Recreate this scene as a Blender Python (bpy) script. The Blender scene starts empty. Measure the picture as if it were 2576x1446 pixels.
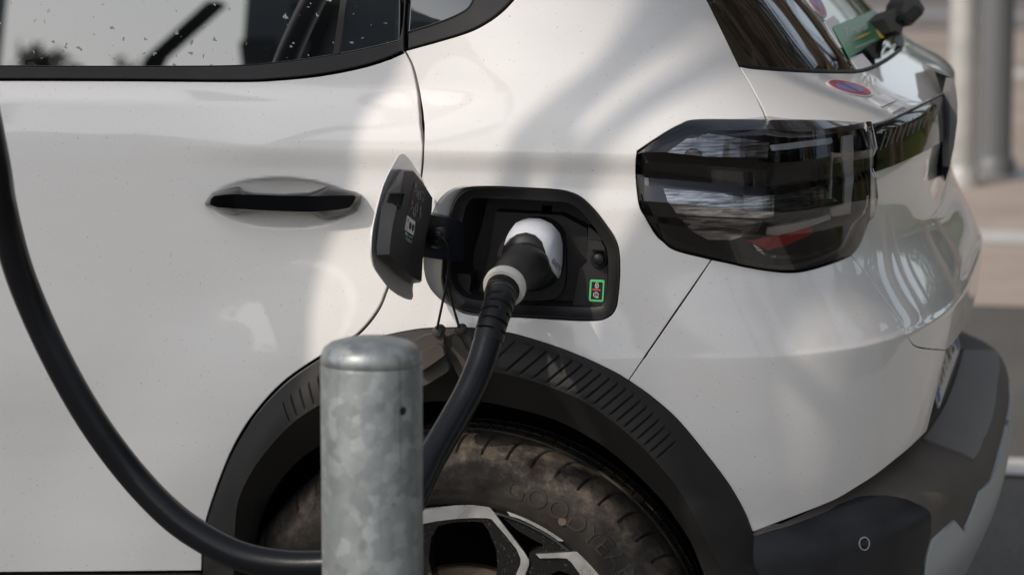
import bpy, bmesh, math, random
import numpy as np
from mathutils import Vector, Matrix
from mathutils.bvhtree import BVHTree
from mathutils.geometry import delaunay_2d_cdt
random.seed(7)
sc = bpy.context.scene
# ------------------------------------------------------------------ camera
FPX = 8514.0; TH = math.radians(10.6); PH = math.radians(8.1)
CF = Vector((-math.sin(TH)*math.cos(PH), math.cos(TH)*math.cos(PH), -math.sin(PH)))
CR = Vector((math.cos(TH), math.sin(TH), 0)); CU = CR.cross(CF)
DW = 4.295
CP = Vector((0, .03, .318)) - (CF*DW + CR*((1150-1287.5)/FPX*DW) + CU*((723-1719)/FPX*DW))
cd = bpy.data.cameras.new('camera'); cam = bpy.data.objects.new('camera', cd)
sc.collection.objects.link(cam); sc.camera = cam
M = Matrix((CR, CU, -CF)).transposed().to_4x4(); M.translation = CP; cam.matrix_world = M
cd.sensor_width = 36; cd.lens = 36*FPX/2575.0; cd.clip_start = .05; cd.clip_end = 2000
cd.dof.use_dof = True; cd.dof.focus_distance = 4.2; cd.dof.aperture_fstop = 5.6
# ------------------------------------------------------------------ light
SUN_AZ = math.radians(32); SUN_EL = math.radians(38)      # azimuth measured from -y towards -x
SUND = Vector((-math.sin(SUN_AZ)*math.cos(SUN_EL), -math.cos(SUN_AZ)*math.cos(SUN_EL), math.sin(SUN_EL)))
w = bpy.data.worlds.new('World'); sc.world = w; w.use_nodes = True
nt = w.node_tree; bg = nt.nodes['Background']
sky = nt.nodes.new('ShaderNodeTexSky'); sky.sky_type = 'NISHITA'; sky.sun_disc = False
sky.sun_elevation = SUN_EL; sky.sun_rotation = math.atan2(SUND.x, SUND.y)
sky.air_density = 1.0; sky.dust_density = 1.7; sky.ozone_density = 1.0
hs = nt.nodes.new('ShaderNodeHueSaturation'); hs.inputs['Saturation'].default_value = .50
nt.links.new(sky.outputs[0], hs.inputs['Color']); nt.links.new(hs.outputs[0], bg.inputs[0])
bg.inputs[1].default_value = .15
sl = bpy.data.lights.new('sun', 'SUN'); sl.energy = 2.0; sl.angle = math.radians(.45); sl.color = (1, .90, .79)
so = bpy.data.objects.new('sun', sl); sc.collection.objects.link(so)
so.rotation_euler = (-SUND).to_track_quat('-Z', 'Y').to_euler()
sc.view_settings.view_transform = 'Standard'; sc.view_settings.look = 'None'
sc.view_settings.gamma = 1; sc.view_settings.exposure = 0.03
# ------------------------------------------------------------------ object helpers
col = sc.collection
def link(name, me, parent=None, mat=None):
    o = bpy.data.objects.new(name, me); col.objects.link(o)
    if mat is not None and me is not None: me.materials.append(mat)
    if parent: o.parent = parent
    return o
def tag(o, label=None, cat=None, group=None, kind=None):
    if label: o['label'] = label
    if cat: o['category'] = cat
    if group: o['group'] = group
    if kind: o['kind'] = kind
    return o
def mesh(name, vs, fs, parent=None, mat=None, smooth=False, sharp=None):
    me = bpy.data.meshes.new(name); me.from_pydata([tuple(v) for v in vs], [], fs); me.update()
    if smooth:
        me.polygons.foreach_set('use_smooth', [True]*len(me.polygons))
        if sharp: me.set_sharp_from_angle(angle=math.radians(sharp))
    return link(name, me, parent, mat)
def empty(name, loc=(0, 0, 0), parent=None):
    o = bpy.data.objects.new(name, None); col.objects.link(o); o.location = loc
    if parent: o.parent = parent
    o.empty_display_size = .1
    return o
# ------------------------------------------------------------------ materials
def mat(name, base, rough=.5, **k):
    m = bpy.data.materials.new(name); m.use_nodes = True
    b = m.node_tree.nodes['Principled BSDF']
    b.inputs['Base Color'].default_value = (*base, 1); b.inputs['Roughness'].default_value = rough
    for kk, v in k.items():
        b.inputs[kk.replace('_', ' ')].default_value = v
    return m
def nodes(m): return m.node_tree, m.node_tree.nodes['Principled BSDF']
def noise(m, scale, detail=4, coord='Object', stretch=None, rough=.6):
    t = m.node_tree; tc = t.nodes.new('ShaderNodeTexCoord'); n = t.nodes.new('ShaderNodeTexNoise')
    n.inputs['Scale'].default_value = scale; n.inputs['Detail'].default_value = detail; n.inputs['Roughness'].default_value = rough
    if stretch:
        mp = t.nodes.new('ShaderNodeMapping'); mp.inputs['Scale'].default_value = stretch
        t.links.new(tc.outputs[coord], mp.inputs[0]); t.links.new(mp.outputs[0], n.inputs['Vector'])
    else: t.links.new(tc.outputs[coord], n.inputs['Vector'])
    return n
def ramp(m, src, stops):
    t = m.node_tree; r = t.nodes.new('ShaderNodeValToRGB'); e = r.color_ramp.elements
    while len(e) < len(stops): e.new(.5)
    for i, (p, c) in enumerate(stops):
        e[i].position = p; e[i].color = (*c, 1) if hasattr(c, '__len__') else (c, c, c, 1)
    t.links.new(src, r.inputs[0]); return r
def bump(m, src, dist, strength=1.0):
    t, b = nodes(m); n = t.nodes.new('ShaderNodeBump'); n.inputs['Distance'].default_value = dist
    n.inputs['Strength'].default_value = strength
    t.links.new(src, n.inputs['Height']); t.links.new(n.outputs[0], b.inputs['Normal']); return n
def mixc(m, fac, a, b_):
    t = m.node_tree; x = t.nodes.new('ShaderNodeMix'); x.data_type = 'RGBA'
    for s, v in ((0, fac), (6, a), (7, b_)):
        if hasattr(v, 'links'): t.links.new(v, x.inputs[s])
        elif s == 0: x.inputs[0].default_value = v
        else: x.inputs[s].default_value = (*v, 1)
    return x.outputs[2]

paint = mat('white_paint', (.78, .765, .74), .32, Coat_Weight=1.0, Coat_Roughness=.015, Specular_IOR_Level=.4)
t, b = nodes(paint)
n1 = noise(paint, 340, 2, rough=.5); r1 = ramp(paint, n1.outputs[0], [(.70, 0), (.735, .6)])
n2 = noise(paint, 2.2, 5, stretch=(1, 1, 5)); r2 = ramp(paint, n2.outputs[0], [(.35, (.80, .785, .76)), (.75, (.76, .74, .71))])
t.links.new(mixc(paint, r1.outputs[0], r2.outputs[0], (.33, .30, .26)), b.inputs['Base Color'])
n3 = noise(paint, 14, 6, stretch=(1, 1, 3)); r3 = ramp(paint, n3.outputs[0], [(.4, .012), (.8, .05)])
t.links.new(r3.outputs[0], b.inputs['Coat Roughness'])
def plastic(name, c, rough, grain=900, d=.0003, dust=None, spec=.3):
    m = mat(name, c, rough, Specular_IOR_Level=spec); n = noise(m, grain, 2); bump(m, n.outputs[0], d, .6)
    t, b = nodes(m); n2 = noise(m, 9, 5); dd = dust or tuple(x*1.7+.004 for x in c)
    r = ramp(m, n2.outputs[0], [(.35, c), (.8, dd)]); t.links.new(r.outputs[0], b.inputs['Base Color'])
    rr = ramp(m, n2.outputs[0], [(.3, rough), (.8, min(1, rough+.15))]); t.links.new(rr.outputs[0], b.inputs['Roughness'])
    return m
clad_m = plastic('cladding_plastic', (.013, .0125, .012), .5, 700, .00035, (.026, .024, .021))
bump_m = plastic('dusty_bumper_plastic', (.085, .073, .060), .6, 700, .0003, (.135, .118, .098), .4)
trim_m = plastic('trim_plastic', (.018, .018, .019), .42, 800, .0002)
step_m = plastic('worn_step_plastic', (.11, .10, .092), .45, 500, .0003, (.20, .185, .17), .45)
port_m = plastic('port_plastic', (.017, .016, .0165), .42, 600, .0002, (.030, .028, .028), .45)
corner_m = plastic('corner_plastic', (.010, .011, .013), .33, 900, .0001)
rubber_m = plastic('rubber_black', (.009, .009, .010), .38, 300, .0002, (.016, .016, .016), .3)
hose_m = mat('hose_sheath', (.006, .007, .009), .28, Specular_IOR_Level=.3); nn = noise(hose_m, 60, 4); bump(hose_m, nn.outputs[0], .0006, .4)
cap_m = plastic('dust_cap_plastic', (.045, .040, .035), .6, 900, .0004, (.10, .085, .07))
gloss_m = mat('gloss_black', (.004, .004, .005), .04, Coat_Weight=1.0, Coat_Roughness=.01)
dark_m = mat('dark_void', (.004, .004, .004), .9)
whiteplug_m = mat('white_plug_shell', (.62, .64, .68), .35); nn = noise(whiteplug_m, 120, 5)
rr = ramp(whiteplug_m, nn.outputs[0], [(.3, (.66, .68, .72)), (.72, (.60, .62, .66)), (.8, (.25, .25, .26))]); whiteplug_m.node_tree.links.new(rr.outputs[0], nodes(whiteplug_m)[1].inputs['Base Color'])
ring_m = mat('cream_collar', (.62, .60, .54), .45)
silver_m = mat('satin_silver_paint', (.42, .45, .46), .42, Metallic=.25)
alu_m = mat('machined_aluminium', (.80, .79, .77), .28, Metallic=.85)
nn = noise(alu_m, 30, 6); rr = ramp(alu_m, nn.outputs[0], [(.35, .22), (.7, .5)]); alu_m.node_tree.links.new(rr.outputs[0], nodes(alu_m)[1].inputs['Roughness'])
rimblack_m = mat('rim_black', (.012, .011, .010), .25)
nn = noise(rimblack_m, 260, 3); rr = ramp(rimblack_m, nn.outputs[0], [(.6, (.010, .010, .010)), (.75, (.09, .07, .05))]); rimblack_m.node_tree.links.new(rr.outputs[0], nodes(rimblack_m)[1].inputs['Base Color'])
disc_m = mat('brake_disc_steel', (.20, .15, .11), .4, Metallic=.7)
# side glass: tinted, strongly reflecting, with dried rain spots
def glass(name, ior, spots):
    m = mat(name, (.006, .007, .007), .0, IOR=ior, Specular_IOR_Level=.5)
    if spots:
        t, b = nodes(m); tc = t.nodes.new('ShaderNodeTexCoord'); v = t.nodes.new('ShaderNodeTexVoronoi'); v.voronoi_dimensions = '2D'
        v.inputs['Scale'].default_value = 62; v.inputs['Randomness'].default_value = 1
        n = noise(m, 130, 2); a = t.nodes.new('ShaderNodeVectorMath'); a.operation = 'MULTIPLY_ADD'
        t.links.new(n.outputs[1], a.inputs[0]); a.inputs[1].default_value = (.012,)*3; t.links.new(tc.outputs['Object'], a.inputs[2])
        sp = t.nodes.new('ShaderNodeSeparateXYZ'); cb = t.nodes.new('ShaderNodeCombineXYZ'); t.links.new(a.outputs[0], sp.inputs[0]); t.links.new(sp.outputs[0], cb.inputs[0]); t.links.new(sp.outputs[2], cb.inputs[1]); t.links.new(cb.outputs[0], v.inputs['Vector'])
        wn = t.nodes.new('ShaderNodeTexWhiteNoise'); t.links.new(v.outputs['Color'], wn.inputs['Vector'])
        pw = t.nodes.new('ShaderNodeMath'); pw.operation = 'POWER'; t.links.new(wn.outputs[0], pw.inputs[0]); pw.inputs[1].default_value = 2.8
        ls = t.nodes.new('ShaderNodeMath'); ls.operation = 'MULTIPLY'; t.links.new(pw.outputs[0], ls.inputs[0]); ls.inputs[1].default_value = .145
        lt = t.nodes.new('ShaderNodeMath'); lt.operation = 'LESS_THAN'; t.links.new(v.outputs['Distance'], lt.inputs[0]); t.links.new(ls.outputs[0], lt.inputs[1])
        t.links.new(mixc(m, lt.outputs[0], (.006, .007, .007), (.025, .024, .022)), b.inputs['Base Color'])
        r = t.nodes.new('ShaderNodeMath'); r.operation = 'MULTIPLY'; t.links.new(lt.outputs[0], r.inputs[0]); r.inputs[1].default_value = .5
        t.links.new(r.outputs[0], b.inputs['Roughness'])
    return m
glass_m = glass('tinted_side_glass', 2.9, True)
rglass_m = glass('tinted_rear_glass', 2.3, False)
lens_m = bpy.data.materials.new('smoked_lamp_lens'); lens_m.use_nodes = True
t = lens_m.node_tree; t.nodes.clear(); out = t.nodes.new('ShaderNodeOutputMaterial'); mx = t.nodes.new('ShaderNodeMixShader')
tr = t.nodes.new('ShaderNodeBsdfTransparent'); tr.inputs[0].default_value = (.84, .83, .83, 1); gl = t.nodes.new('ShaderNodeBsdfGlossy'); gl.inputs['Roughness'].default_value = .015
fr = t.nodes.new('ShaderNodeFresnel'); fr.inputs[0].default_value = 1.7
t.links.new(fr.outputs[0], mx.inputs[0]); t.links.new(tr.outputs[0], mx.inputs[1]); t.links.new(gl.outputs[0], mx.inputs[2]); t.links.new(mx.outputs[0], out.inputs[0])
guide_m = mat('frosted_light_guide', (.88, .89, .88), .3)
house_m = mat('lamp_housing_black', (.006, .006, .007), .12)
red_m = mat('red_reflector', (.62, .02, .015), .15)
chrome_m = mat('smoked_chrome', (.5, .49, .49), .16, Metallic=.9)
t_, b_c = nodes(chrome_m); nn = noise(chrome_m, 22, 4, stretch=(1.5, 1.5, 16)); rr = ramp(chrome_m, nn.outputs[0], [(.35, (.10, .10, .10)), (.5, (.45, .45, .46)), (.66, (.85, .84, .82))]); t_.links.new(rr.outputs[0], b_c.inputs['Base Color'])  # light and dark streaks in the colour stand in for reflections
bar_m = mat('bar_black', (.004, .004, .005), .05, IOR=1.33)
handle_m = mat('handle_black', (.004, .004, .0045), .05, IOR=1.42)
moth_m = mat('bar_stripe_grey', (.16, .16, .16), .3)
def flat(name, c, rough=.5): return mat(name, c, rough)
green_m = flat('print_green', (.10, .62, .22)); nodes(green_m)[1].inputs['Emission Color'].default_value = (.1, .6, .2, 1)
redp_m = flat('print_red', (.70, .09, .08)); wht_m = flat('print_white', (.72, .72, .72)); blk_m = flat('print_black', (.01, .01, .01))
yel_m = flat('print_yellow', (.65, .42, .05)); blu_m = flat('print_blue', (.04, .10, .42)); euro_m = flat('sticker_green', (.055, .22, .10), .3)
gry_m = flat('print_grey', (.35, .35, .36)); plate_m = mat('plate_white', (.62, .62, .58), .35); pink_m = flat('sticker_red', (.48, .09, .11), .35)
sblue_m = flat('sticker_blue', (.17, .24, .50), .35)
ltext_m = flat('print_dim_grey', (.12, .12, .13))

# ------------------------------------------------------------------ the body surface
def interp(zs, vs):
    zs = np.array(zs, float); vs = np.array(vs, float)
    h = np.diff(zs); d = np.diff(vs)/h; m = np.zeros(len(zs))
    for i in range(1, len(zs)-1):
        m[i] = 0 if d[i-1]*d[i] <= 0 else 2*d[i-1]*d[i]/(d[i-1]+d[i])
    m[0] = d[0]; m[-1] = d[-1]
    def g(z):
        z = np.clip(z, zs[0], zs[-1]); i = np.clip(np.searchsorted(zs, z)-1, 0, len(h)-1)
        t = (z-zs[i])/h[i]; a = vs[i]; b_ = vs[i+1]
        return (2*t**3-3*t**2+1)*a+(t**3-2*t**2+t)*h[i]*m[i]+(-2*t**3+3*t**2)*b_+(t**3-t**2)*h[i]*m[i+1]
    return g
XR = interp([.2, .5, .60, .68, .73, .747, .755, .770, .865, .90, .96, 1.005, 1.02, 1.04, 1.06, 1.1, 1.2, 1.3, 1.4],
            [.56, .577, .588, .5955, .599, .600, .596, .590, .550, .548, .556, .553, .540, .505, .472, .430, .345, .25, .13])
YW = interp([.2, .30, .38, .42, .5, .6, .75, .88, .93, .962, .970, .9985, 1.004, 1.02, 1.05, 1.075, 1.082, 1.09, 1.1, 1.15, 1.2, 1.25, 1.3, 1.4],
            [.05, .045, .030, .028, .020, .006, .000, .0022, .004, .0062, .0060, .0010, .0016, .005, .0135, .0215, .0227, .0236, .0247, .0302, .0357, .0412, .056, .10])
YP = interp([.2, .30, .38, .42, .5, .6, .75, .88, .93, .962, .970, .9985, 1.004, 1.02, 1.05, 1.1, 1.2, 1.3, 1.4],
            [.05, .045, .030, .028, .020, .006, .000, .0025, .005, .0085, .0082, .0008, .0013, .0032, .0085, .0175, .0410, .073, .12])
def sstep(a, b_, x):
    t = np.clip((x-a)/(b_-a), 0, 1); return t*t*(3-2*t)
AX = .42; YC = .905; NE = 3.1
def BODY(u, z):
    u = np.asarray(u, float); z = np.asarray(z, float)
    xr = XR(z); x0 = xr-AX
    ph = np.clip(u, 0, math.pi); s = np.sin(ph); c = np.cos(ph)
    r = 1/(np.abs(s)**NE+np.abs(c)**NE)**(1/NE)
    a = r*s; bb = r*c
    x = np.where(u < 0, x0+AX*u, np.where(u > math.pi, x0-AX*(u-math.pi), x0+AX*a))
    wz = sstep(-.07, .10, x)
    ys = YW(z)*(1-wz)+YP(z)*wz
    semi = YC-ys
    y = np.where(u < 0, ys, np.where(u > math.pi, 2*YC-ys, YC-semi*bb))
    near = (u < 1.2)
    # flare round the wheel arch
    rr = np.sqrt(x**2+(z-.318)**2)
    y = y-np.where(near, .016*(1-sstep(.42, .60, rr))*sstep(.2, .0, u), 0)
    # bumper corner ridge
    k = .007*np.exp(-np.abs(u-.80)/.16)*sstep(.80, .70, z)
    x = x+np.where((u > 0) & (u < 1.6), k*.6, 0); y = y-np.where((u > 0) & (u < 1.6), k*.6, 0)
    # scoop behind the door handle
    hx = (x+.2165)/.100; hz = (z-.9300)/.0335
    q = np.clip(1-(hx**2+hz**2), 0, 1)
    y = y+np.where(near, .019*q*sstep(0, .30, q), 0)
    wf = 1-sstep(-.20, -.40, x)*1.0
    wf = 1-(1-wf)*sstep(.84, .90, z)*(z < 1.05)
    y = np.where(near, y*wf+(1-wf)*interp([.80, .88, .95, 1.0, 1.05], [.0010, .0024, .0044, .0065, .0135])(z), y)
    # door sculpting: long shallow hollow above the sill
    y = y+np.where(near & (x < -.25), .010*np.exp(-((z-.56+.10*(x+.25))/.075)**2)*sstep(-.25, -.6, x), 0)
    return np.stack([x, y, z], -1)
def NORM(u, z, fn=BODY):
    e = 6e-4
    du = fn(np.asarray(u)+e, z)-fn(np.asarray(u)-e, z); dz = fn(u, np.asarray(z)+e)-fn(u, np.asarray(z)-e)
    n = np.cross(du, dz); return n/np.linalg.norm(n, axis=-1, keepdims=True)
def make_bvh(fn, us, zs, off=0):
    U, Z = np.meshgrid(us, zs); P = fn(U, Z)
    nz, nu = U.shape; P = P.reshape(-1, 3)
    i = np.arange((nz-1)*nu).reshape(nz-1, nu)[:, :-1].ravel()
    Q = np.stack([i, i+1, i+nu+1, i+nu], -1)
    T = np.concatenate([Q[:, [0, 1, 2]], Q[:, [0, 2, 3]]])
    return BVHTree.FromPolygons([tuple(p) for p in P], [tuple(int(a) for a in q) for q in T]), P, T, U.ravel(), Z.ravel()
uu = np.concatenate([np.linspace(-3.2, -.02, 260), np.linspace(0, 3.14, 260)])
zz = np.unique(np.concatenate([np.linspace(.28, 1.4, 200), np.linspace(.97, 1.03, 25)]))
BB, BP, BT, BU, BZ = make_bvh(BODY, uu, zz)
def ray(px, py): return (CF+CR*((px-1287.5)/FPX)+CU*((723-py)/FPX)).normalized()
def hit(px, py, bvh=None):
    h = (bvh or BB).ray_cast(CP, ray(px, py)); return h
def uv(px, py):
    h = hit(px, py)
    if h[0] is None: raise Exception('miss %s %s' % (px, py))
    i0, i1, i2 = BT[h[2]]; p = np.array(h[0]); A = BP[i0]; B = BP[i1]; C = BP[i2]
    v0 = B-A; v1 = C-A; v2 = p-A
    d00 = v0@v0; d01 = v0@v1; d11 = v1@v1; d20 = v2@v0; d21 = v2@v1; dn = d00*d11-d01*d01
    b1 = (d11*d20-d01*d21)/dn; b2 = (d00*d21-d01*d20)/dn; b0 = 1-b1-b2
    return (b0*BU[i0]+b1*BU[i1]+b2*BU[i2], b0*BZ[i0]+b1*BZ[i1]+b2*BZ[i2])
def aty(px, py, y):
    r = ray(px, py); return CP+r*((y-CP.y)/r.y)
def spline(pts, step=.0, n=8, closed=False):
    P = [np.array(p, float) for p in pts]; out = []
    if len(P) < 3: return P
    m = len(P)
    for i in range(m if closed else m-1):
        p1 = P[i]; p2 = P[(i+1) % m]
        p0 = P[(i-1) % m] if (closed or i > 0) else 2*p1-p2
        p3 = P[(i+2) % m] if (closed or i+2 < m) else 2*p2-p1
        # centripetal-ish
        for k in range(n):
            t = k/n
            out.append(.5*((2*p1)+(-p0+p2)*t+(2*p0-5*p1+4*p2-p3)*t*t+(-p0+3*p1-3*p2+p3)*t**3))
    if not closed: out.append(P[-1])
    return out
US = .5            # metres per radian of u used when meshing
def seg(pts, sm=True):
    """pixel list -> smooth list of (u*US, z)"""
    q = spline(pts) if sm and len(pts) > 2 else [np.array(p, float) for p in pts]
    r = []
    for p in q:
        a = uv(p[0], p[1]); r.append((a[0]*US, a[1]))
    return r
def raw(pts): return [(a*US, z) for a, z in pts]
def outline(*segs):
    o = []
    for s in segs:
        for p in s:
            if not o or math.dist(p, o[-1]) > 4e-4: o.append(tuple(p))
    if math.dist(o[0], o[-1]) < 4e-4: o.pop()
    # resample long spans
    r = []
    for i, p in enumerate(o):
        q = o[(i+1) % len(o)]; L = math.dist(p, q); k = max(1, int(L/.012))
        for j in range(k): r.append((p[0]+(q[0]-p[0])*j/k, p[1]+(q[1]-p[1])*j/k))
    return np.array(r)
def area(P):
    x, y = P[:, 0], P[:, 1]; return .5*np.sum(x*np.roll(y, -1)-np.roll(x, -1)*y)
def inset(P, g):
    s = 1 if area(P) > 0 else -1
    e1 = P-np.roll(P, 1, 0); e2 = np.roll(P, -1, 0)-P
    e1 /= np.linalg.norm(e1, axis=1, keepdims=True)+1e-12; e2 /= np.linalg.norm(e2, axis=1, keepdims=True)+1e-12
    n1 = np.stack([-e1[:, 1], e1[:, 0]], 1)*s; n2 = np.stack([-e2[:, 1], e2[:, 0]], 1)*s
    m = n1+n2; L = np.linalg.norm(m, axis=1, keepdims=True)+1e-9; m /= L
    c = np.clip(np.sum(m*n1, 1, keepdims=True), .5, 1)
    return P+m*(g/c)
def inside(P, Q):
    x, y = P[:, 0], P[:, 1]; r = np.zeros(len(P), bool)
    X1, Y1 = Q[:, 0], Q[:, 1]; X2, Y2 = np.roll(X1, -1), np.roll(Y1, -1)
    for a, b_, c, d in zip(X1, Y1, X2, Y2):
        if b_ == d: continue
        k = ((b_ > y) != (d > y)) & (x < (c-a)*(y-b_)/(d-b_)+a); r ^= k
    return r
def cdt(loops, steiner):
    vs = []; es = []
    for L in loops:
        s = len(vs); n = len(L); vs += [Vector((float(p[0]), float(p[1]))) for p in L]; es += [(s+i, s+(i+1) % n) for i in range(n)]
    vs += [Vector((float(p[0]), float(p[1]))) for p in steiner]
    r = delaunay_2d_cdt(vs, es, [], 0, 1e-7)
    V = np.array([tuple(v) for v in r[0]]); T = np.array([f for f in r[2] if len(f) == 3]); 
    c = V[T].mean(1); k = inside(c, loops[0])
    for h in loops[1:]: k &= ~inside(c, h)
    return V, T[k]
def grid_pts(L, holes, sp, extra=True):
    lo = L.min(0); hi = L.max(0)
    xs = np.arange(lo[0]+sp*.5, hi[0], sp); zs = np.arange(lo[1]+sp*.5, hi[1], sp)
    if extra:
        for z0, z1 in ((.975, 1.012),): zs = np.unique(np.concatenate([zs, np.arange(max(z0, lo[1]), min(z1, hi[1]), .0025), np.arange(max(.738, lo[1]), min(.775, hi[1]), .003)]))
    X, Z = np.meshgrid(xs, zs); P = np.stack([X.ravel(), Z.ravel()], 1)
    k = inside(P, inset(L, .0035))
    for h in holes: k &= ~inside(P, inset(h, -.0035))
    if extra and name_extra[0]:
        x0, x1, z0, z1, st_ = name_extra[0]; X, Z = np.meshgrid(np.arange(x0, x1, st_), np.arange(z0, z1, st_)); Q = np.stack([X.ravel(), Z.ravel()], 1)
        kk = ~((P[:, 0] > x0-.003) & (P[:, 0] < x1+.003) & (P[:, 1] > z0-.002) & (P[:, 1] < z1+.002)); k = k & kk
        q_ = inside(Q, inset(L, .0035))
        return np.vstack([P[k], Q[q_]])
    return P[k]
name_extra = [None]
def panel(name, L, parent, m, gap=.0018, off=0.0, thick=.014, holes=(), sp=.011, cham=.0012, fn=BODY):
    if area(L) < 0: L = L[::-1]
    L0 = inset(L, gap+cham); L1 = inset(L, gap)
    H0 = [inset(h if area(h) > 0 else h[::-1], -(gap*.0+cham)) for h in holes]; H1 = [(h if area(h) > 0 else h[::-1]) for h in holes]
    V, T = cdt([L0]+H0, grid_pts(L0, H0, sp))
    u = V[:, 0]/US; z = V[:, 1]; N = NORM(u, z, fn); P = fn(u, z)+N*off
    vs = list(P); ns = list(N)
    fs = []
    for a in T: 
        n = np.cross(P[a[1]]-P[a[0]], P[a[2]]-P[a[0]]); fs.append(tuple(a) if n@N[a[0]] > 0 else tuple(a[::-1]))
    for A, B in [(L0, L1)]+list(zip(H0, H1)):
        n = len(A); rows = []
        ua, za = A[:, 0]/US, A[:, 1]; ub, zb = B[:, 0]/US, B[:, 1]
        NA = NORM(ua, za, fn); NB = NORM(ub, zb, fn); PA = fn(ua, za)+NA*off; PB = fn(ub, zb)+NB*(off-cham); PC = PB-NB*thick
        out = PB-PA; out = out-NB*np.sum(out*NB, 1, keepdims=True); out /= np.linalg.norm(out, axis=1, keepdims=True)+1e-9
        s = len(vs)
        for R, NN in ((PA, NA), (PB, (NB+out)/1.414), (PB, out), (PC, out)): vs += list(R); ns += list(NN)
        for r_ in (0, 2):
            for i in range(n):
                j = (i+1) % n; a = s+r_*n+i; b_ = s+r_*n+j; c = s+(r_+1)*n+j; d = s+(r_+1)*n+i
                nf = np.cross(vs[b_]-vs[a], vs[c]-vs[a]); fs.append((a, b_, c, d) if nf@ns[a] > 0 or nf@out[i] > 0 else (d, c, b_, a))
    o = mesh(name, vs, fs, parent, m, True)
    o.data.normals_split_custom_set_from_vertices([tuple(x) for x in ns])
    return o
# pixel-outlined pieces laid on any surface
def decal(name, pts, parent, m, bvh=None, off=.001, thick=.001, sm=False, sp=14, closed_spline=False, holes=()):
    q = np.array(spline(pts, closed=True, n=5) if closed_spline else pts, float)
    r = []
    for i, p in enumerate(q):
        p2 = q[(i+1) % len(q)]; k = max(1, int(np.linalg.norm(p2-p)/sp))
        for j in range(k): r.append(p+(p2-p)*j/k)
    L = np.array(r)
    lo = L.min(0); hi = L.max(0); X, Y = np.meshgrid(np.arange(lo[0]+sp/2, hi[0], sp), np.arange(lo[1]+sp/2, hi[1], sp))
    S = np.stack([X.ravel(), Y.ravel()], 1); k = inside(S, L) if len(S) else []
    S = S[k] if len(S) else S
    HL = [np.array(h, float) for h in holes]
    for h in HL: S = S[~inside(S, h)]
    V, T = cdt([L]+HL, S)
    vs = []; ok = []
    for p in V:
        h = hit(p[0], p[1], bvh)
        if h[0] is None: ok.append(False); vs.append((Vector((0, 0, 0)), Vector((0, 0, 0)))); continue
        nrm = h[1] if h[1].dot(ray(p[0], p[1])) < 0 else -h[1]
        ok.append(True); vs.append((h[0], nrm))
    T = [t_ for t_ in T if all(ok[a] for a in t_)]
    n = len(vs); P = [a+b_*off for a, b_ in vs]+[a+b_*(off-thick) for a, b_ in vs]
    fs = [tuple(int(x) for x in t_) for t_ in T]
    # orient to camera
    f2 = []
    for a, b_, c in fs:
        nn_ = (P[b_]-P[a]).cross(P[c]-P[a]); f2.append((a, b_, c) if nn_.dot(P[a]-CP) < 0 else (c, b_, a))
    cnt = {}
    for a, b_, c in f2:
        for e in ((a, b_), (b_, c), (c, a)): cnt[e] = 1
    side = [(e[1], e[0], e[0]+n, e[1]+n) for e in cnt if (e[1], e[0]) not in cnt]
    o = mesh(name, P, f2+side, parent, m, sm, 40)
    return o
def bvh_of(o):
    return BVHTree.FromPolygons([o.matrix_world @ v.co for v in o.data.vertices], [tuple(p.vertices) for p in o.data.polygons])
def strip_px(pts, wdt):
    P = np.array(pts, float); d = np.gradient(P, axis=0); d /= np.linalg.norm(d, axis=1, keepdims=True); n = np.stack([-d[:, 1], d[:, 0]], 1)
    return np.concatenate([P+n*wdt/2, (P-n*wdt/2)[::-1]])
def loft(rows, closed=True, caps=(False, False)):
    n = len(rows[0]); vs = [p for r in rows for p in r]; fs = []
    for i in range(len(rows)-1):
        for j in range(n if closed else n-1):
            k = (j+1) % n; fs.append((i*n+j, i*n+k, (i+1)*n+k, (i+1)*n+j))
    if caps[0]: fs.append(tuple(range(n))[::-1])
    if caps[1]: fs.append(tuple((len(rows)-1)*n+i for i in range(n)))
    return vs, fs
def slab(name, front, back, parent, m, smooth=False):
    """front/back: equal length closed loops of points"""
    vs, fs = loft([front, back], True, (True, True))
    o = mesh(name, vs, fs, parent, m, smooth, 35)
    bm = bmesh.new(); bm.from_mesh(o.data); bmesh.ops.recalc_face_normals(bm, faces=bm.faces)
    bmesh.ops.triangulate(bm, faces=[f for f in bm.faces if len(f.verts) > 4]); bm.to_mesh(o.data); bm.free()
    return o
def tube(name, pts, rad, parent, m, n=20, sub=8, radf=None, caps=True):
    P = [Vector(p) for p in spline([tuple(p) for p in pts], n=sub)]
    N = len(P); R = rad if hasattr(rad, '__len__') else [rad]*len(pts)
    rows = []; t0 = (P[1]-P[0]).normalized(); nrm = t0.orthogonal().normalized()
    L = [0]
    for i in range(1, N): L.append(L[-1]+(P[i]-P[i-1]).length)
    for i in range(N):
        tg = (P[min(i+1, N-1)]-P[max(i-1, 0)]).normalized(); nrm = (nrm-tg*nrm.dot(tg)).normalized(); bn = tg.cross(nrm)
        f = i/sub; k = min(int(f), len(R)-2); r = R[k]+(R[k+1]-R[k])*(f-k)
        row = []
        for j in range(n):
            a = 2*math.pi*j/n; rr_ = r if radf is None else r+radf(L[i], a)
            row.append(P[i]+(nrm*math.cos(a)+bn*math.sin(a))*rr_)
        rows.append(row)
    vs, fs = loft(rows, True, (caps, caps)); return mesh(name, vs, [f[::-1] for f in fs], parent, m, True, 50)
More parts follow.
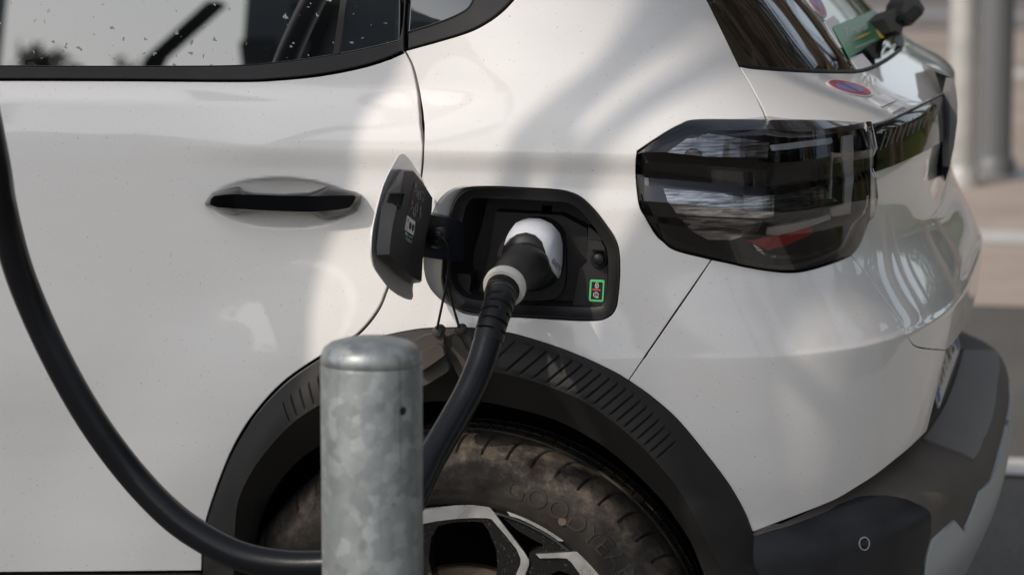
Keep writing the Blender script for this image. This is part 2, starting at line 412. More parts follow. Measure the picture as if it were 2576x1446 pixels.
def text_obj(name, s, place, parent, m, size=1.0, depth=0.0):
    """place: function (x,y in text units, z)->point"""
    c = bpy.data.curves.new('txt', 'FONT'); c.body = s; c.size = size; c.extrude = depth; c.align_x = 'CENTER'; c.align_y = 'CENTER'; c.resolution_u = 3
    o = bpy.data.objects.new('txt', c); col.objects.link(o); dg = bpy.context.evaluated_depsgraph_get()
    me = bpy.data.meshes.new_from_object(o.evaluated_get(dg)); bpy.data.objects.remove(o)
    me.name = name
    for v in me.vertices: v.co = place(v.co.x, v.co.y, v.co.z)
    me.materials.clear(); return link(name, me, parent, m)
def quad_place(P00, P10, P01, w_, h_, n, off=.0006):
    P00, P10, P01 = Vector(P00), Vector(P10), Vector(P01); ux = (P10-P00); uy = (P01-P00)
    return lambda x, y, z: P00+ux*(x/w_+.5)+uy*(y/h_+.5)+n*(off+z)

# =================================================================== SETTING
ground_m = mat('asphalt', (.05, .05, .05), .85)
t, b = nodes(ground_m)
n1 = noise(ground_m, 90, 3); n2 = noise(ground_m, 1.3, 5); n3 = noise(ground_m, 300, 2)
r1 = ramp(ground_m, n1.outputs[0], [(.3, (.085, .083, .080)), (.55, (.125, .120, .113)), (.72, (.22, .21, .195))])
r2 = ramp(ground_m, n2.outputs[0], [(.3, (.75, .72, .68)), (.7, (1.15, 1.08, 1.0))])
mm = t.nodes.new('ShaderNodeMix'); mm.data_type = 'RGBA'; mm.blend_type = 'MULTIPLY'; mm.inputs[0].default_value = 1
t.links.new(r1.outputs[0], mm.inputs[6]); t.links.new(r2.outputs[0], mm.inputs[7])
t.links.new(mm.outputs[2], b.inputs['Base Color']); bump(ground_m, n3.outputs[0], .004, .7)
o = mesh('ground', [(-400, -400, 0), (400, -400, 0), (400, 400, 0), (-400, 400, 0)], [(0, 1, 2, 3)], None, ground_m); tag(o, kind='structure')
far_m = mat('pale_asphalt', (.2, .17, .15), .9); t, b = nodes(far_m)
n1 = noise(far_m, 1.1, 5); r1 = ramp(far_m, n1.outputs[0], [(.35, (.33, .27, .225)), (.7, (.47, .39, .33))]); t.links.new(r1.outputs[0], b.inputs['Base Color'])
o = mesh('road', [(-60, 5.6, .004), (1.6, 5.6, .004), (1.6, 22.4, .004), (-60, 22.4, .004)], [(0, 1, 2, 3)], None, far_m); tag(o, kind='structure')
concrete_m = mat('pale_concrete', (.38, .36, .33), .85); n1 = noise(concrete_m, 6, 6); r1 = ramp(concrete_m, n1.outputs[0], [(.3, (.33, .31, .285)), (.7, (.44, .42, .385))]); concrete_m.node_tree.links.new(r1.outputs[0], nodes(concrete_m)[1].inputs['Base Color'])
PV = [(1.35, -9), (3.0, -9), (3.0, 20), (1.7, 20)]
o = slab('bounce_strip', [Vector((a, b_, .10)) for a, b_ in PV], [Vector((a, b_, -.02)) for a, b_ in PV], None, concrete_m); tag(o, kind='structure')  # unseen pale strip added to bounce light onto the car's rear
line_m = mat('line_paint', (.6, .58, .55), .7); t, b = nodes(line_m)
n1 = noise(line_m, 25, 6); r1 = ramp(line_m, n1.outputs[0], [(.3, (.66, .64, .60)), (.68, (.5, .48, .45)), (.78, (.2, .19, .18))]); t.links.new(r1.outputs[0], b.inputs['Base Color'])
def atz(px, py, z):
    r = ray(px, py); return CP+r*((z-CP.z)/r.z)
for i, (y0, y1) in enumerate(((1147, 1187), (580, 612), (424, 446), (175, 196), (33, 46))):
    a = atz(2540, y0, .008); c = atz(2540, y1, .008)
    x0 = 1.0 if i else a.x-.55
    vs = [(-2.2, c.y, .008), (7, c.y, .008), (7, a.y, .008), (-2.2, a.y, .008)]
    if i == 0: vs = [(c.x-.9, c.y, .008), (1.25, c.y-.03, .008), (1.25, a.y-.03, .008), (a.x-.9, a.y, .008)]
    o = mesh('painted_line', vs, [(0, 1, 2, 3)], None, line_m); tag(o, kind='structure')
# verge and hedge far away
grass_m = mat('verge_grass', (.09, .11, .04), .9)
n1 = noise(grass_m, 3, 5); r1 = ramp(grass_m, n1.outputs[0], [(.35, (.07, .09, .025)), (.6, (.16, .15, .06)), (.75, (.28, .22, .13))]); grass_m.node_tree.links.new(r1.outputs[0], nodes(grass_m)[1].inputs['Base Color'])
random.seed(3)
vs = []; fs = []
for i in range(9000):
    x = random.uniform(-40, 40); y = random.uniform(22.6, 31); a = random.uniform(0, 6.28); h = random.uniform(.06, .2); s = len(vs)
    vs += [(x-.03*math.cos(a), y-.03*math.sin(a), 0), (x+.03*math.cos(a), y+.03*math.sin(a), 0), (x+random.uniform(-.05, .05), y+random.uniform(-.05, .05), h)]; fs.append((s, s+1, s+2))
s = len(vs); vs += [(-60, 22.4, .02), (60, 22.4, .02), (60, 45, .02), (-60, 45, .02)]; fs.append((s, s+1, s+2, s+3))
tag(mesh('verge_grass', vs, fs, None, grass_m), 'pale dry grass verge at the far edge of the car park', 'grass', kind='stuff')

# =================================================================== CAR
car = empty('parked_car', (0, 0, 0))
tag(car, 'white compact electric car seen at its rear quarter, charge flap open and plugged in', 'car')
# --- outlines (pixels of the 2575 px wide photograph, cast on the body surface)
door_gap = [(1019, 128), (1038, 165), (1051, 215), (1060, 270), (1065, 330), (1065, 390), (1061, 440), (1050, 500), (1034, 560), (1010, 640), (990, 690), (972, 735), (958, 770), (935, 805), (905, 838), (868, 866)]
arch_l = [(868, 866), (811, 895), (714, 962), (638, 1045), (587, 1128), (551, 1215), (525, 1293), (517, 1330), (511, 1380), (509, 1438)]
arch_top = [(868, 868), (948, 849), (1050, 829), (1127, 825), (1188, 826), (1270, 836), (1331, 851), (1433, 885), (1535, 931), (1582, 958)]
arch_r = [(1582, 958), (1637, 997), (1703, 1055), (1774, 1140), (1831, 1216), (1871, 1285), (1892, 1338)]
trim_low = [(-40, 200), (0, 200), (300, 201), (600, 203), (700, 199), (800, 189), (900, 170), (970, 149), (1019, 128)]
sill = [(509, 1438), (300, 1440), (0, 1442), (-40, 1442)]
hatch = [(1860, 168), (1880, 200), (1900, 237), (1916, 270), (1930, 303)]
lamp_tl = [(1930, 303), (1850, 302), (1750, 303), (1715, 314), (1680, 332), (1640, 357), (1603, 381)]
lamp_l = [(1603, 381), (1600, 405), (1600, 450), (1608, 515), (1624, 547), (1648, 588), (1668, 608), (1700, 630), (1790, 653)]
seam = [(1790, 653), (1735, 733), (1680, 812), (1630, 885), (1582, 955)]
quart_low = [(1024, 127), (1100, 106), (1160, 88), (1200, 72), (1240, 48), (1268, 25), (1290, 2)]
uA, zA = uv(-40, 200); uB, zB = uv(-40, 1442); u9, z9 = uv(509, 1438)
# port outlines
def z2(l): return [(1106.5+.2783*x, 435.9+.2783*y) for x, y in l]
def zf(l): return [(905.3+.2783*x, 375.5+.2783*y) for x, y in l]
port_skin = zf([(1205, 330), (1000, 335), (860, 352), (760, 410), (690, 500), (640, 620), (600, 780), (575, 960), (575, 1040), (582, 1110), (602, 1190), (650, 1280), (740, 1370), (830, 1425)])+[(1170, 790), (1230, 797), (1300, 799), (1400, 805), (1490, 808), (1528, 800), (1549, 778), (1556, 742), (1560, 690), (1559, 640), (1549, 600), (1526, 565), (1498, 529), (1463, 496), (1428, 481), (1385, 474), (1300, 470)]
ps_uv = np.array(seg(port_skin+[port_skin[0]])[:-1])
L = outline(seg(trim_low), seg(door_gap), seg(arch_l), seg(sill), raw([(uB, zB), (-2.05, zB-.004), (-2.05, zA+.006), (uA, zA)]))
a0_, z0_ = uv(505, 440); a1_, z1_ = uv(925, 570)
name_extra[0] = (a0_*US, a1_*US, .875, .988, .0032)
panel('rear_door', L, car, paint, gap=.0022); name_extra[0] = None
L = outline(raw([(-2.06, zA+.006), (-2.06, zB-.004), (-4.6, zB-.004), (-4.6, zA-.02)]))
panel('front_door', L, car, paint, gap=.0022, sp=.03)
upu = uv(1300, 2)[0]
uq, zq = uv(1290, 2); uh, zh = uv(1860, 168); uh2, zh2 = uv(1779, 2)
L = outline(seg(door_gap[::-1]), seg(quart_low), raw([(uq, zq), (uq+.06, zq+.02), (uq+.04, zq+.10), (uq-.1, 1.385), (uh2-.15, 1.385), (uh2, zh2), ]), seg([(1779, 2), (1820, 85), (1860, 168)]), seg(hatch), seg(lamp_tl), seg(lamp_l), seg(seam), seg(arch_top[::-1]))
quarter = panel('quarter_panel', L, car, paint, gap=.0009, cham=.0006, holes=[ps_uv])
# tailgate
tg_seam = [(2142, 642), (2175, 683), (2205, 726), (2243, 776), (2270, 815), (2284, 846), (2300, 868), (2330, 876), (2380, 880)]
lamp_tr = [(1930, 303), (2050, 303), (2130, 307), (2170, 311), (2184, 322)]
lamp_rr = [(2184, 322), (2187, 380), (2189, 440), (2189, 500), (2188, 550)]
lamp_br = [(2188, 550), (2164, 612), (2142, 642)]
glass_low = [(1860, 168), (1900, 174), (2000, 181), (2100, 184), (2170, 181), (2225, 157), (2268, 126)]
ue, ze = uv(2380, 880); ug, zg = uv(2268, 126)
L = outline(seg(lamp_tr), seg(lamp_rr), seg(lamp_br), seg(tg_seam), raw([(ue, ze), (1.6, ze-.004), (2.1, ze), (2.35, .70), (2.62, .86), (2.66, 1.0), (2.6, 1.07), (2.35, 1.065), (ug, zg)]), seg(glass_low[::-1]), seg(hatch))
panel('tailgate', L, car, paint, gap=.0005, cham=.0006)
# far quarter + far lamp side
L = outline(raw([(2.36, .70), (2.62, .86), (2.66, 1.0), (2.62, 1.09), (2.9, 1.385), (5.5, 1.385), (5.5, .45), (3.6, .45), (2.5, .52), (2.3, .60)]))
panel('far_quarter_panel', L, car, paint, gap=.0012, sp=.03)
# bumper skin
bump_low = [(2330, 1085), (2290, 1124), (2250, 1157), (2200, 1196), (2150, 1228), (2110, 1252), (2070, 1270), (1990, 1301), (1892, 1338)]
lamp_bot = [(1790, 653), (1835, 662), (1880, 672), (1930, 680), (1980, 685), (2020, 682), (2060, 672), (2100, 659), (2142, 642)]
L = outline(seg(lamp_bot), seg(tg_seam), seg([(2380, 880), (2357, 980), (2330, 1085)], False), seg(bump_low), seg(arch_r[::-1]), seg(seam[::-1]))
panel('bumper_skin', L, car, paint, gap=.0009, cham=.0006)
# glass
g_low = [(-40, 168), (0, 167), (200, 168), (400, 168), (560, 167), (650, 163), (750, 152), (850, 137), (930, 121), (1003, 103)]
uC, zC = uv(-40, 168); ugl, zgl = uv(1003, 103); ug0, zg0 = uv(1004, 2)
L = outline(seg(g_low), seg([(1003, 103), (1004, 2)], False), raw([(ug0-.02, 1.30), (ug0-.4, 1.385), (-2.0, 1.385), (-2.02, zC), (uC, zC)]))
sideglass = panel('side_window', L, car, glass_m, gap=.0, off=-.006, thick=.004, sp=.02)
L = outline(raw([(-2.1, zC), (-2.1, 1.37), (-3.6, 1.36), (-4.4, 1.15), (-4.4, zC)])); panel('front_window', L, car, glass_m, gap=0, off=-.006, thick=.004, sp=.04)
L = outline(raw([(-2.4, 1.385), (-2.4, 1.43), (5.5, 1.43), (5.5, 1.385)]))
# window trims
L = outline(seg(g_low), seg([(1003, 103), (1012, 60), (1016, 2)]), raw([(ug0+.013, 1.3)]), raw([(ug0+.045, 1.3)]), seg([(1024, 2), (1020, 60), (1018, 128)]), seg(trim_low[::-1]), raw([(uA, zA), (-2.04, zA+.006), (-2.04, zC), (uC, zC)]))
panel('window_trim', L, car, trim_m, gap=.0008, off=.003, sp=.02)
q_glass = [(1027, 84), (1080, 68), (1125, 52), (1160, 36), (1180, 22), (1192, 2)]
L = outline(seg(quart_low), raw([(uq, zq), (uq+.06, zq+.02), (uq+.04, zq+.10), (uq-.08, 1.37), (ug0+.07, 1.37)]), seg([(1029, 2), (1025, 60), (1024, 127)]))
panel('quarter_window_trim', L, car, trim_m, gap=.0012, off=.001)
uz, zz_ = uv(1192, 2)
L = outline(seg(q_glass), raw([(uz, zz_), (uz+.0, zz_+.08), (uz-.1, 1.33), (ug0+.10, 1.33)]), seg([(1033, 2), (1030, 50), (1027, 84)]))
panel('quarter_window', L, car, rglass_m, gap=.0003, off=.0035, thick=.004)
decal('window_divider', [(861, -40), (876, -40), (851, 136), (836, 139)], car, trim_m, off=-.002, thick=.006)
# rear glass
L = outline(raw([(uh2+.08, 1.385), (uh2+.03, zh2)]), seg([(1784, 2), (1824, 85), (1863, 165)]), seg([(1863, 165), (1900, 171), (2000, 178), (2100, 181), (2168, 178), (2222, 154), (2265, 124)]), raw([(ug, zg), (2.35, 1.068), (2.55, 1.09), (2.5, 1.385)]))
panel('rear_window', L, car, rglass_m, gap=0, off=-.004, thick=.006)
L = outline(seg(glass_low), raw([(ug, zg), (2.35, 1.0655), (2.35, 1.072), (ug, zg+.0055)]), seg([(2265, 119), (2222, 149), (2168, 173), (2100, 176), (2000, 173), (1900, 166), (1860, 161)]))
panel('rear_window_seal', L, car, rubber_m, gap=.0002, off=.0015, thick=.006, sp=.02)
# roof
rv = []; 
us_ = list(np.linspace(-4.6, 0, 12))+list(np.linspace(.3, 2.84, 10))+list(np.linspace(3.14, 7.7, 12))
ring = [Vector(BODY(a, 1.385)) for a in us_]; ctr = Vector((-.8, .905, 1.47))
rows = [ring]+[[p.lerp(Vector((p.x*.9-.08, ctr.y, 1.47)), k)+Vector((0, 0, 0.02*math.sin(k*3))) for p in ring] for k in (.1, .25, .5, .75, 1)]
vs, fs = loft(rows, False); mesh('roof', vs, fs, car, paint, True)
# dark shell behind the gaps
pin = inset(ps_uv if area(ps_uv) > 0 else ps_uv[::-1], -.012)
ca = np.array([(uv_*US, z_) for uv_, z_ in [uv(px, py) for px, py in spline([(509, 1438)]+arch_l[::-1][1:]+arch_top[1:]+arch_r[1:], n=4)]])
ca_in = []
LS = outline(raw([(-4.6, .36), (-4.6, 1.385), (3.1, 1.385), (3.1, .50), (1.2, .52)]), [tuple(p) for p in ca[::-1]], raw([(u9, .36)]))
shell = panel('inner_shell', LS, car, dark_m, gap=0, off=-.019, thick=.001, holes=[pin, np.array(raw([(.98, .54), (2.16, .54), (2.16, .70), (.98, .70)]))], sp=.03)
# sill
L = outline(seg(sill), raw([(uB, zB), (-4.6, zB-.004), (-4.6, .30), (u9-.0, .30)]))
panel('sill_moulding', L, car, clad_m, gap=.0015, off=.002, sp=.03)
# --- wheel arch cladding: outer edge, crease, inner edge
def resamp(P, n, per=6):
    P = np.array(spline(P, n=per)); d = np.r_[0, np.cumsum(np.linalg.norm(np.diff(P, axis=0), axis=1))]; s = np.linspace(0, d[-1], n)
    return np.stack([np.interp(s, d, P[:, i]) for i in range(P.shape[1])], 1)
out_px = [(512, 1560), (512, 1500), (512, 1440), (516, 1380), (521, 1330), (528, 1295), (554, 1218), (590, 1132), (641, 1050), (717, 968), (811, 902), (872, 873)]+arch_top[1:-1]+arch_r+[(1910, 1400)]
cre_px = [(588, 1560), (588, 1500), (587, 1422), (592, 1310), (602, 1249), (638, 1177), (689, 1111), (740, 1060), (801, 1019), (880, 975), (960, 945), (1050, 927), (1147, 922), (1229, 933), (1305, 948), (1382, 973), (1458, 1004), (1535, 1055), (1601, 1111), (1637, 1147), (1698, 1218), (1739, 1285), (1760, 1330), (1790, 1400)]
inn_px = [(620, 1560), (622, 1500), (628, 1430), (633, 1371), (653, 1295), (689, 1229), (740, 1167), (801, 1121), (880, 1070), (960, 1035), (1061, 1012), (1127, 1008), (1203, 1009), (1305, 1029), (1407, 1060), (1509, 1116), (1586, 1178), (1662, 1254), (1700, 1305), (1739, 1366), (1765, 1430)]
def byang(P, yv, n=90):
    pts = [aty(x, y, yv) for x, y in spline(P, n=6)]
    an = np.array([math.atan2(p.x, p.z-.318) for p in pts]); rad = np.array([math.hypot(p.x, p.z-.318) for p in pts])
    o_ = np.argsort(an); return an[o_], rad[o_]
A0, A1 = math.radians(-84), math.radians(74)
angs = np.linspace(A0, A1, 160)
# the outer edge follows the body skin
op = []
for x, y in spline(out_px, n=6):
    h = hit(x, y); p = h[0] if h[0] is not None else aty(x, y, .0); op.append(p)
oa = np.array([math.atan2(p.x, p.z-.318) for p in op]); orr = np.array([math.hypot(p.x, p.z-.318) for p in op]); oy = np.array([p.y for p in op])
s_ = np.argsort(oa); oa, orr, oy = oa[s_], orr[s_], oy[s_]
ca_, cr_ = byang(cre_px, -.034); ia_, ir_ = byang(inn_px, .012)
rows = []
def prow(fr_, fy): return [Vector((fr_(a)*math.sin(a), fy(a), .318+fr_(a)*math.cos(a))) for a in angs]
fo = lambda a: np.interp(a, oa, orr); fc = lambda a: np.interp(a, ca_, cr_); fi = lambda a: np.interp(a, ia_, ir_); yo = lambda a: np.interp(a, oa, oy)
cy = lambda a: min(-.034, yo(a)-.012) if a < .9 else np.interp(a, [.9, 1.3], [-.034, .0])
def clad_pt(a, k):
    """k 0..1 outer->crease, 1..2 crease->inner lip"""
    if k <= 1:
        e = k; bul = .004*math.sin(math.pi*k); r_ = fo(a)*(1-e)+fc(a)*e; y_ = (yo(a)-.004)*(1-e)+cy(a)*e-bul
    else:
        e = k-1; r_ = fc(a)*(1-e)+fi(a)*e; y_ = cy(a)*(1-e)+.012*e
    return Vector((r_*math.sin(a), y_, .318+r_*math.cos(a)))
RA = [.115, .173, .215, .256, .297, .330, .363, .392, .421, .450, .4785, .507, .535, .562, .589, .616, .643, .670, .697]
LA = [-.53, -.498, -.465, -.432, -.399, -.366, -.333, -.30, -.27]
def ribh(a, k):
    if k <= .04 or k >= .97: return 0.0
    if a > .0:
        d_ = np.interp(a, [.1, .7], [.092, .016]); q = a-d_*(1-k)
        if q < RA[0]-.004 or q > RA[-1]+.004: return 0.0
        i_ = np.searchsorted(RA, q); e = min([abs(q-RA[j]) for j in (max(0, i_-1), min(len(RA)-1, i_))])*.42
        f_ = (q-RA[i_-1])/(RA[i_]-RA[i_-1]) if 0 < i_ < len(RA) else 0
        k0 = np.interp(q, [.1, .5, .7], [.10, .14, .30]); fade = min(1, max(0, (k-k0)/.06), 1)*min(1, (.95-k)/.10)
    else:
        q = a-.012*(1-k)
        if q < LA[0] or q > LA[-1]: return 0.0
        i_ = np.searchsorted(LA, q); e = min([abs(q-LA[j]) for j in (max(0, i_-1), min(len(LA)-1, i_))])*.42
        f_ = 0; fade = min(1, max(0, (k-.30)/.1))*min(1, (.95-k)/.10)
    fade = max(0, fade)
    return fade*(.0016*(f_ if f_ else 0)-.0022*math.exp(-(e/.0010)**2))
angs = np.concatenate([np.linspace(A0, -.56, 40)[:-1], np.linspace(-.56, -.25, 260)[:-1], np.linspace(-.25, .08, 30)[:-1], np.linspace(.08, .84, 760)[:-1], np.linspace(.84, A1, 40)])
ks = [0]+list(np.linspace(.04, .96, 34))+[1.0, 1.05, 1.3, 1.6, 2.0]
def disp(a, k):
    p = clad_pt(a, k); h_ = ribh(a, k)
    return p+Vector((math.sin(a)*.35, -.94, math.cos(a)*.35))*h_ if h_ else p
rows = [[clad_pt(a, 0)+Vector((0, .02, 0)) for a in angs]]+[[disp(a, k) for a in angs] for k in ks]+[[clad_pt(a, 2)+Vector((0, .02, 0)) for a in angs]]
vs, fs = loft(rows, False)
clad = mesh('wheel_arch_cladding', vs, fs, car, clad_m, True, 30)
# wheel well
rows = []
for y_, rr_ in ((.03, .352), (.05, .37), (.33, .37), (.34, .05)):
    rows.append([Vector((rr_*math.sin(a), y_, .318+rr_*math.cos(a))) for a in np.linspace(-2.2, 2.2, 60)])
rows[0] = [clad_pt(a, 2)+Vector((0, .019, 0)) if A0 <= a <= A1 else p for a, p in zip(np.linspace(-2.2, 2.2, 60), rows[0])]
vs, fs = loft(rows, False); mesh('wheel_well', vs, fs, car, dark_m)
# --- wheel
tyre_m = mat('dusty_tyre', (.02, .019, .018), .8); t, b = nodes(tyre_m)
tc = t.nodes.new('ShaderNodeTexCoord'); sx = t.nodes.new('ShaderNodeSeparateXYZ'); t.links.new(tc.outputs['Object'], sx.inputs[0])
mp = t.nodes.new('ShaderNodeVectorMath'); mp.operation = 'MULTIPLY'; mp.inputs[1].default_value = (1, 0, 1); t.links.new(tc.outputs['Object'], mp.inputs[0])
ln = t.nodes.new('ShaderNodeVectorMath'); ln.operation = 'LENGTH'; t.links.new(mp.outputs[0], ln.inputs[0])
n1 = noise(tyre_m, 34, 8, rough=.7); n2 = noise(tyre_m, 9, 6)
add = t.nodes.new('ShaderNodeMath'); add.operation = 'MULTIPLY_ADD'; t.links.new(n1.outputs[0], add.inputs[0]); add.inputs[1].default_value = .05; t.links.new(ln.outputs['Value'], add.inputs[2])
rd = ramp(tyre_m, add.outputs[0], [(.275, .12), (.305, .35), (.328, 1.0), (.338, .8), (.352, .12)])
rn = ramp(tyre_m, n2.outputs[0], [(.38, .15), (.6, 1)]); rn2 = ramp(tyre_m, n1.outputs[0], [(.38, 0), (.62, 1)])
m1 = t.nodes.new('ShaderNodeMath'); m1.operation = 'MULTIPLY'; t.links.new(rd.outputs[0], m1.inputs[0]); t.links.new(rn.outputs[0], m1.inputs[1])
m2 = t.nodes.new('ShaderNodeMath'); m2.operation = 'MULTIPLY'; t.links.new(m1.outputs[0], m2.inputs[0]); t.links.new(rn2.outputs[0], m2.inputs[1])
cc = ramp(tyre_m, n1.outputs[0], [(.35, (.10, .078, .055)), (.7, (.30, .24, .175))])
base = mixc(tyre_m, ramp(tyre_m, n2.outputs[0], [(.3, .1), (.7, .55)]).outputs[0], (.012, .011, .0105), (.042, .034, .027))
t.links.new(mixc(tyre_m, m2.outputs[0], base, cc.outputs[0]), b.inputs['Base Color'])
nb = noise(tyre_m, 420, 3); bump(tyre_m, nb.outputs[0], .0006, .8)
rubletter_m = mat('tyre_lettering', (.036, .031, .026), .8)
wheel = empty('rear_wheel', (0, .03, .318), car)
prof = [(.2285, .012), (.232, .004), (.240, -.004), (.255, -.011), (.272, -.014), (.284, -.0125), (.287, -.010), (.296, -.005), (.304, .003), (.310, .012), (.3145, .022), (.3175, .036), (.3185, .05), (.3183, .0535), (.311, .055), (.311, .062), (.3188, .0635), (.3195, .085), (.312, .0865), (.312, .094), (.3195, .0955), (.3185, .125), (.310, .127), (.310, .135), (.3175, .137), (.316, .155), (.300, .18), (.26, .185), (.2285, .175)]
NA = 2160; vs = []; P2 = []
for i in range(len(prof)-1):
    (r0, y0), (r1, y1) = prof[i], prof[i+1]
    L_ = math.hypot(r1-r0, y1-y0); k = max(1, int(L_/.003)) if y0 < .055 else 1
    for j in range(k): P2.append((r0+(r1-r0)*j/k, y0+(y1-y0)*j/k))
P2.append(prof[-1]); P2 = np.array(P2)
aa = np.linspace(0, 2*math.pi, NA, endpoint=False)
RR = np.repeat(P2[None, :, 0], NA, 0); YY = np.repeat(P2[None, :, 1], NA, 0); AA = np.repeat(aa[:, None], len(P2), 1)
NSI = 58; s_across = YY-.0*AA
# curved shoulder sipes
tpar = np.clip((YY+.008)/.058, -1, 2); ph_ = AA-.055*tpar**2+.0*AA
fr_ = (ph_*NSI/(2*math.pi)) % 1.0; dst = np.minimum(fr_, 1-fr_)*(2*math.pi/NSI)*.318
msk = ((RR > .301) & (YY < .0525)).astype(float); wd = .0016*(.5+.9*np.clip(1-tpar, 0, 1))
dep = .0060*msk*np.clip(1.25-dst/wd, 0, 1)
fr2 = ((AA+.03*YY/.01*.1)*NSI*2/(2*math.pi)) % 1.0; d2 = np.minimum(fr2, 1-fr2)*(2*math.pi/(2*NSI))*.318
dep += .004*((YY > .064) & (YY < .13) & (RR > .315))*np.clip(1.2-d2/.001, 0, 1)
nx = np.gradient(P2[:, 1]); ny = -np.gradient(P2[:, 0]); nl = np.hypot(nx, ny); nx, ny = nx/nl, ny/nl   # outward (r, y)
RR = RR-dep*np.abs(nx)[None]; YY = YY+dep*np.abs(ny)[None]*.5
V = np.stack([RR*np.sin(AA), YY, RR*np.cos(AA)], -1).reshape(-1, 3); np_ = len(P2)
i = np.arange(NA)[:, None]; j = np.arange(np_-1)[None]
F4 = np.stack([(i*np_+j), (i*np_+j+1), (((i+1) % NA)*np_+j+1), (((i+1) % NA)*np_+j)], -1).reshape(-1, 4)
me = bpy.data.meshes.new('tyre'); me.vertices.add(len(V)); me.vertices.foreach_set('co', V.ravel()); me.loops.add(F4.size); me.loops.foreach_set('vertex_index', F4.ravel().astype('i'))
me.polygons.add(len(F4)); me.polygons.foreach_set('loop_start', np.arange(0, F4.size, 4).astype('i')); me.polygons.foreach_set('loop_total', np.full(len(F4), 4, 'i')); me.update(); me.validate()
me.polygons.foreach_set('use_smooth', [True]*len(me.polygons)); me.set_sharp_from_angle(angle=math.radians(45))
tyre = link('tyre', me, wheel, tyre_m)
def wrap(r0, ang, yv, flip=1):
    pr = sorted((p[0], p[1]) for p in prof[:10])
    def f(x, y, z): a = ang+x/r0; rr_ = r0+y; return Vector((rr_*math.sin(a), np.interp(rr_, [p[0] for p in pr], [p[1] for p in pr])-z, rr_*math.cos(a)))
    return f
text_obj('sidewall_lettering', 'GOODYEAR', wrap(.2665, .62, -.0120), wheel, rubletter_m, .036, .0012)
text_obj('sidewall_lettering', 'MAX. LOAD 615 KG (1356 LBS)\nMAX. PRESS. 350 KPA', wrap(.255, -.08, -.0085), wheel, tyre_m, .0085, .0006)
text_obj('sidewall_lettering', '205/50 R 17', wrap(.268, -.42, -.0122), wheel, tyre_m, .018, .0010)
ring_ = [Vector((.2575*math.sin(.56)+.0052*math.cos(a), -.0132, .2575*math.cos(.56)+.0052*math.sin(a))) for a in np.linspace(0, 6.28, 21)[:-1]]
slab('paint_dot', ring_, [p+Vector((0, .002, 0)) for p in ring_], wheel, mat('faded_dot', (.12, .09, .07), .7))
# rim barrel
rows = []
for r_, y_ in ((.2295, .0135), (.2285, .004), (.226, .003), (.223, .008), (.219, .02), (.212, .06), (.205, .15)):
    rows.append([Vector((r_*math.sin(a), y_, r_*math.cos(a))) for a in np.linspace(0, 2*math.pi, 121)[:-1]])
vs, fs = loft(rows, True); mesh('rim_barrel', vs, fs, wheel, rimblack_m, True, 40)
def zw(l, y_=.032): return [aty(1005.9+(.2343)*x, 1173.6+.2343*y, y_)-Vector((0, .03, .318)) for x, y in l]
face1 = [(120, 500), (240, 468), (420, 432), (600, 412), (780, 408), (960, 432), (1010, 490), (1100, 610), (1240, 790), (1340, 925), (1385, 1000), (1380, 1060), (1330, 1180), (1290, 1290), (1200, 1290), (1245, 1150), (1290, 1050), (1295, 985), (1250, 880), (1130, 730), (1030, 615), (985, 562), (930, 548), (800, 546), (600, 556), (400, 580), (240, 612), (140, 640)]
face2 = [(1145, 478), (1250, 500), (1400, 560), (1560, 640), (1700, 735), (1765, 785), (1745, 797), (1700, 793), (1580, 710), (1400, 610), (1280, 555), (1180, 525)]
face3 = [(1458, 935), (1600, 928), (1800, 915), (1910, 908), (2020, 1020), (2140, 1150), (2230, 1270), (2300, 1400), (2120, 1420), (2010, 1250), (1930, 1150), (1840, 1025), (1790, 982), (1700, 975), (1500, 980)]
black1 = [(1010, 490), (1100, 610), (1340, 925), (1385, 1000), (1360, 1300), (1000, 1300), (1040, 1100), (1030, 900), (940, 680), (880, 600), (760, 590), (560, 600), (400, 640), (330, 760), (300, 1000), (380, 1300), (120, 1300), (120, 500), (240, 468), (600, 412), (960, 432)]
black2 = [(980, 440), (1145, 462), (1400, 540), (1600, 640), (1800, 780), (1920, 900), (1800, 920), (1380, 925), (1540, 850), (1420, 790), (1250, 690), (1100, 560)]
black3 = [(1380, 925), (1920, 900), (2040, 1010), (2200, 1180), (2350, 1400), (2120, 1420), (1960, 1200), (1700, 1120), (1560, 1180), (1500, 1300), (1340, 1300), (1390, 1050)]
for k in range(5):
    ra = Matrix.Rotation(math.radians(72*k), 4, 'Y')
    for nm, pts, dy, th_, m_ in (('spoke_facing', face1, 0, .003, alu_m), ('spoke_facing', face2, 0, .003, alu_m), ('spoke_facing', face3, 0, .003, alu_m), ('spoke', black1, .003, .022, rimblack_m), ('spoke', black2, .006, .02, rimblack_m), ('spoke', black3, .004, .022, rimblack_m)):
        P = [ra @ (p+Vector((0, dy, 0))) for p in zw(pts)]
        c = sum(P, Vector())/len(P)
        B_ = [(p.lerp(c, .04 if th_ > .01 else 0))+Vector((0, th_, 0)) for p in P]
        slab(nm, P, B_, wheel, m_)
rows = [[Vector((r_*math.sin(a), y_, r_*math.cos(a))) for a in np.linspace(0, 2*math.pi, 97)[:-1]] for r_, y_ in ((.03, .055), (.138, .055), (.140, .057), (.140, .078))]
vs, fs = loft(rows, True); mesh('brake_disc', vs, fs, wheel, disc_m, True, 30)
rows = [[Vector((r_*math.sin(a), y_, r_*math.cos(a))) for a in np.linspace(0, 2*math.pi, 49)[:-1]] for r_, y_ in ((.0, .0), (.03, .0), (.033, .004), (.04, .06))]
vs, fs = loft(rows, True); mesh('hub_cap', vs, fs, wheel, rimblack_m, True, 30)

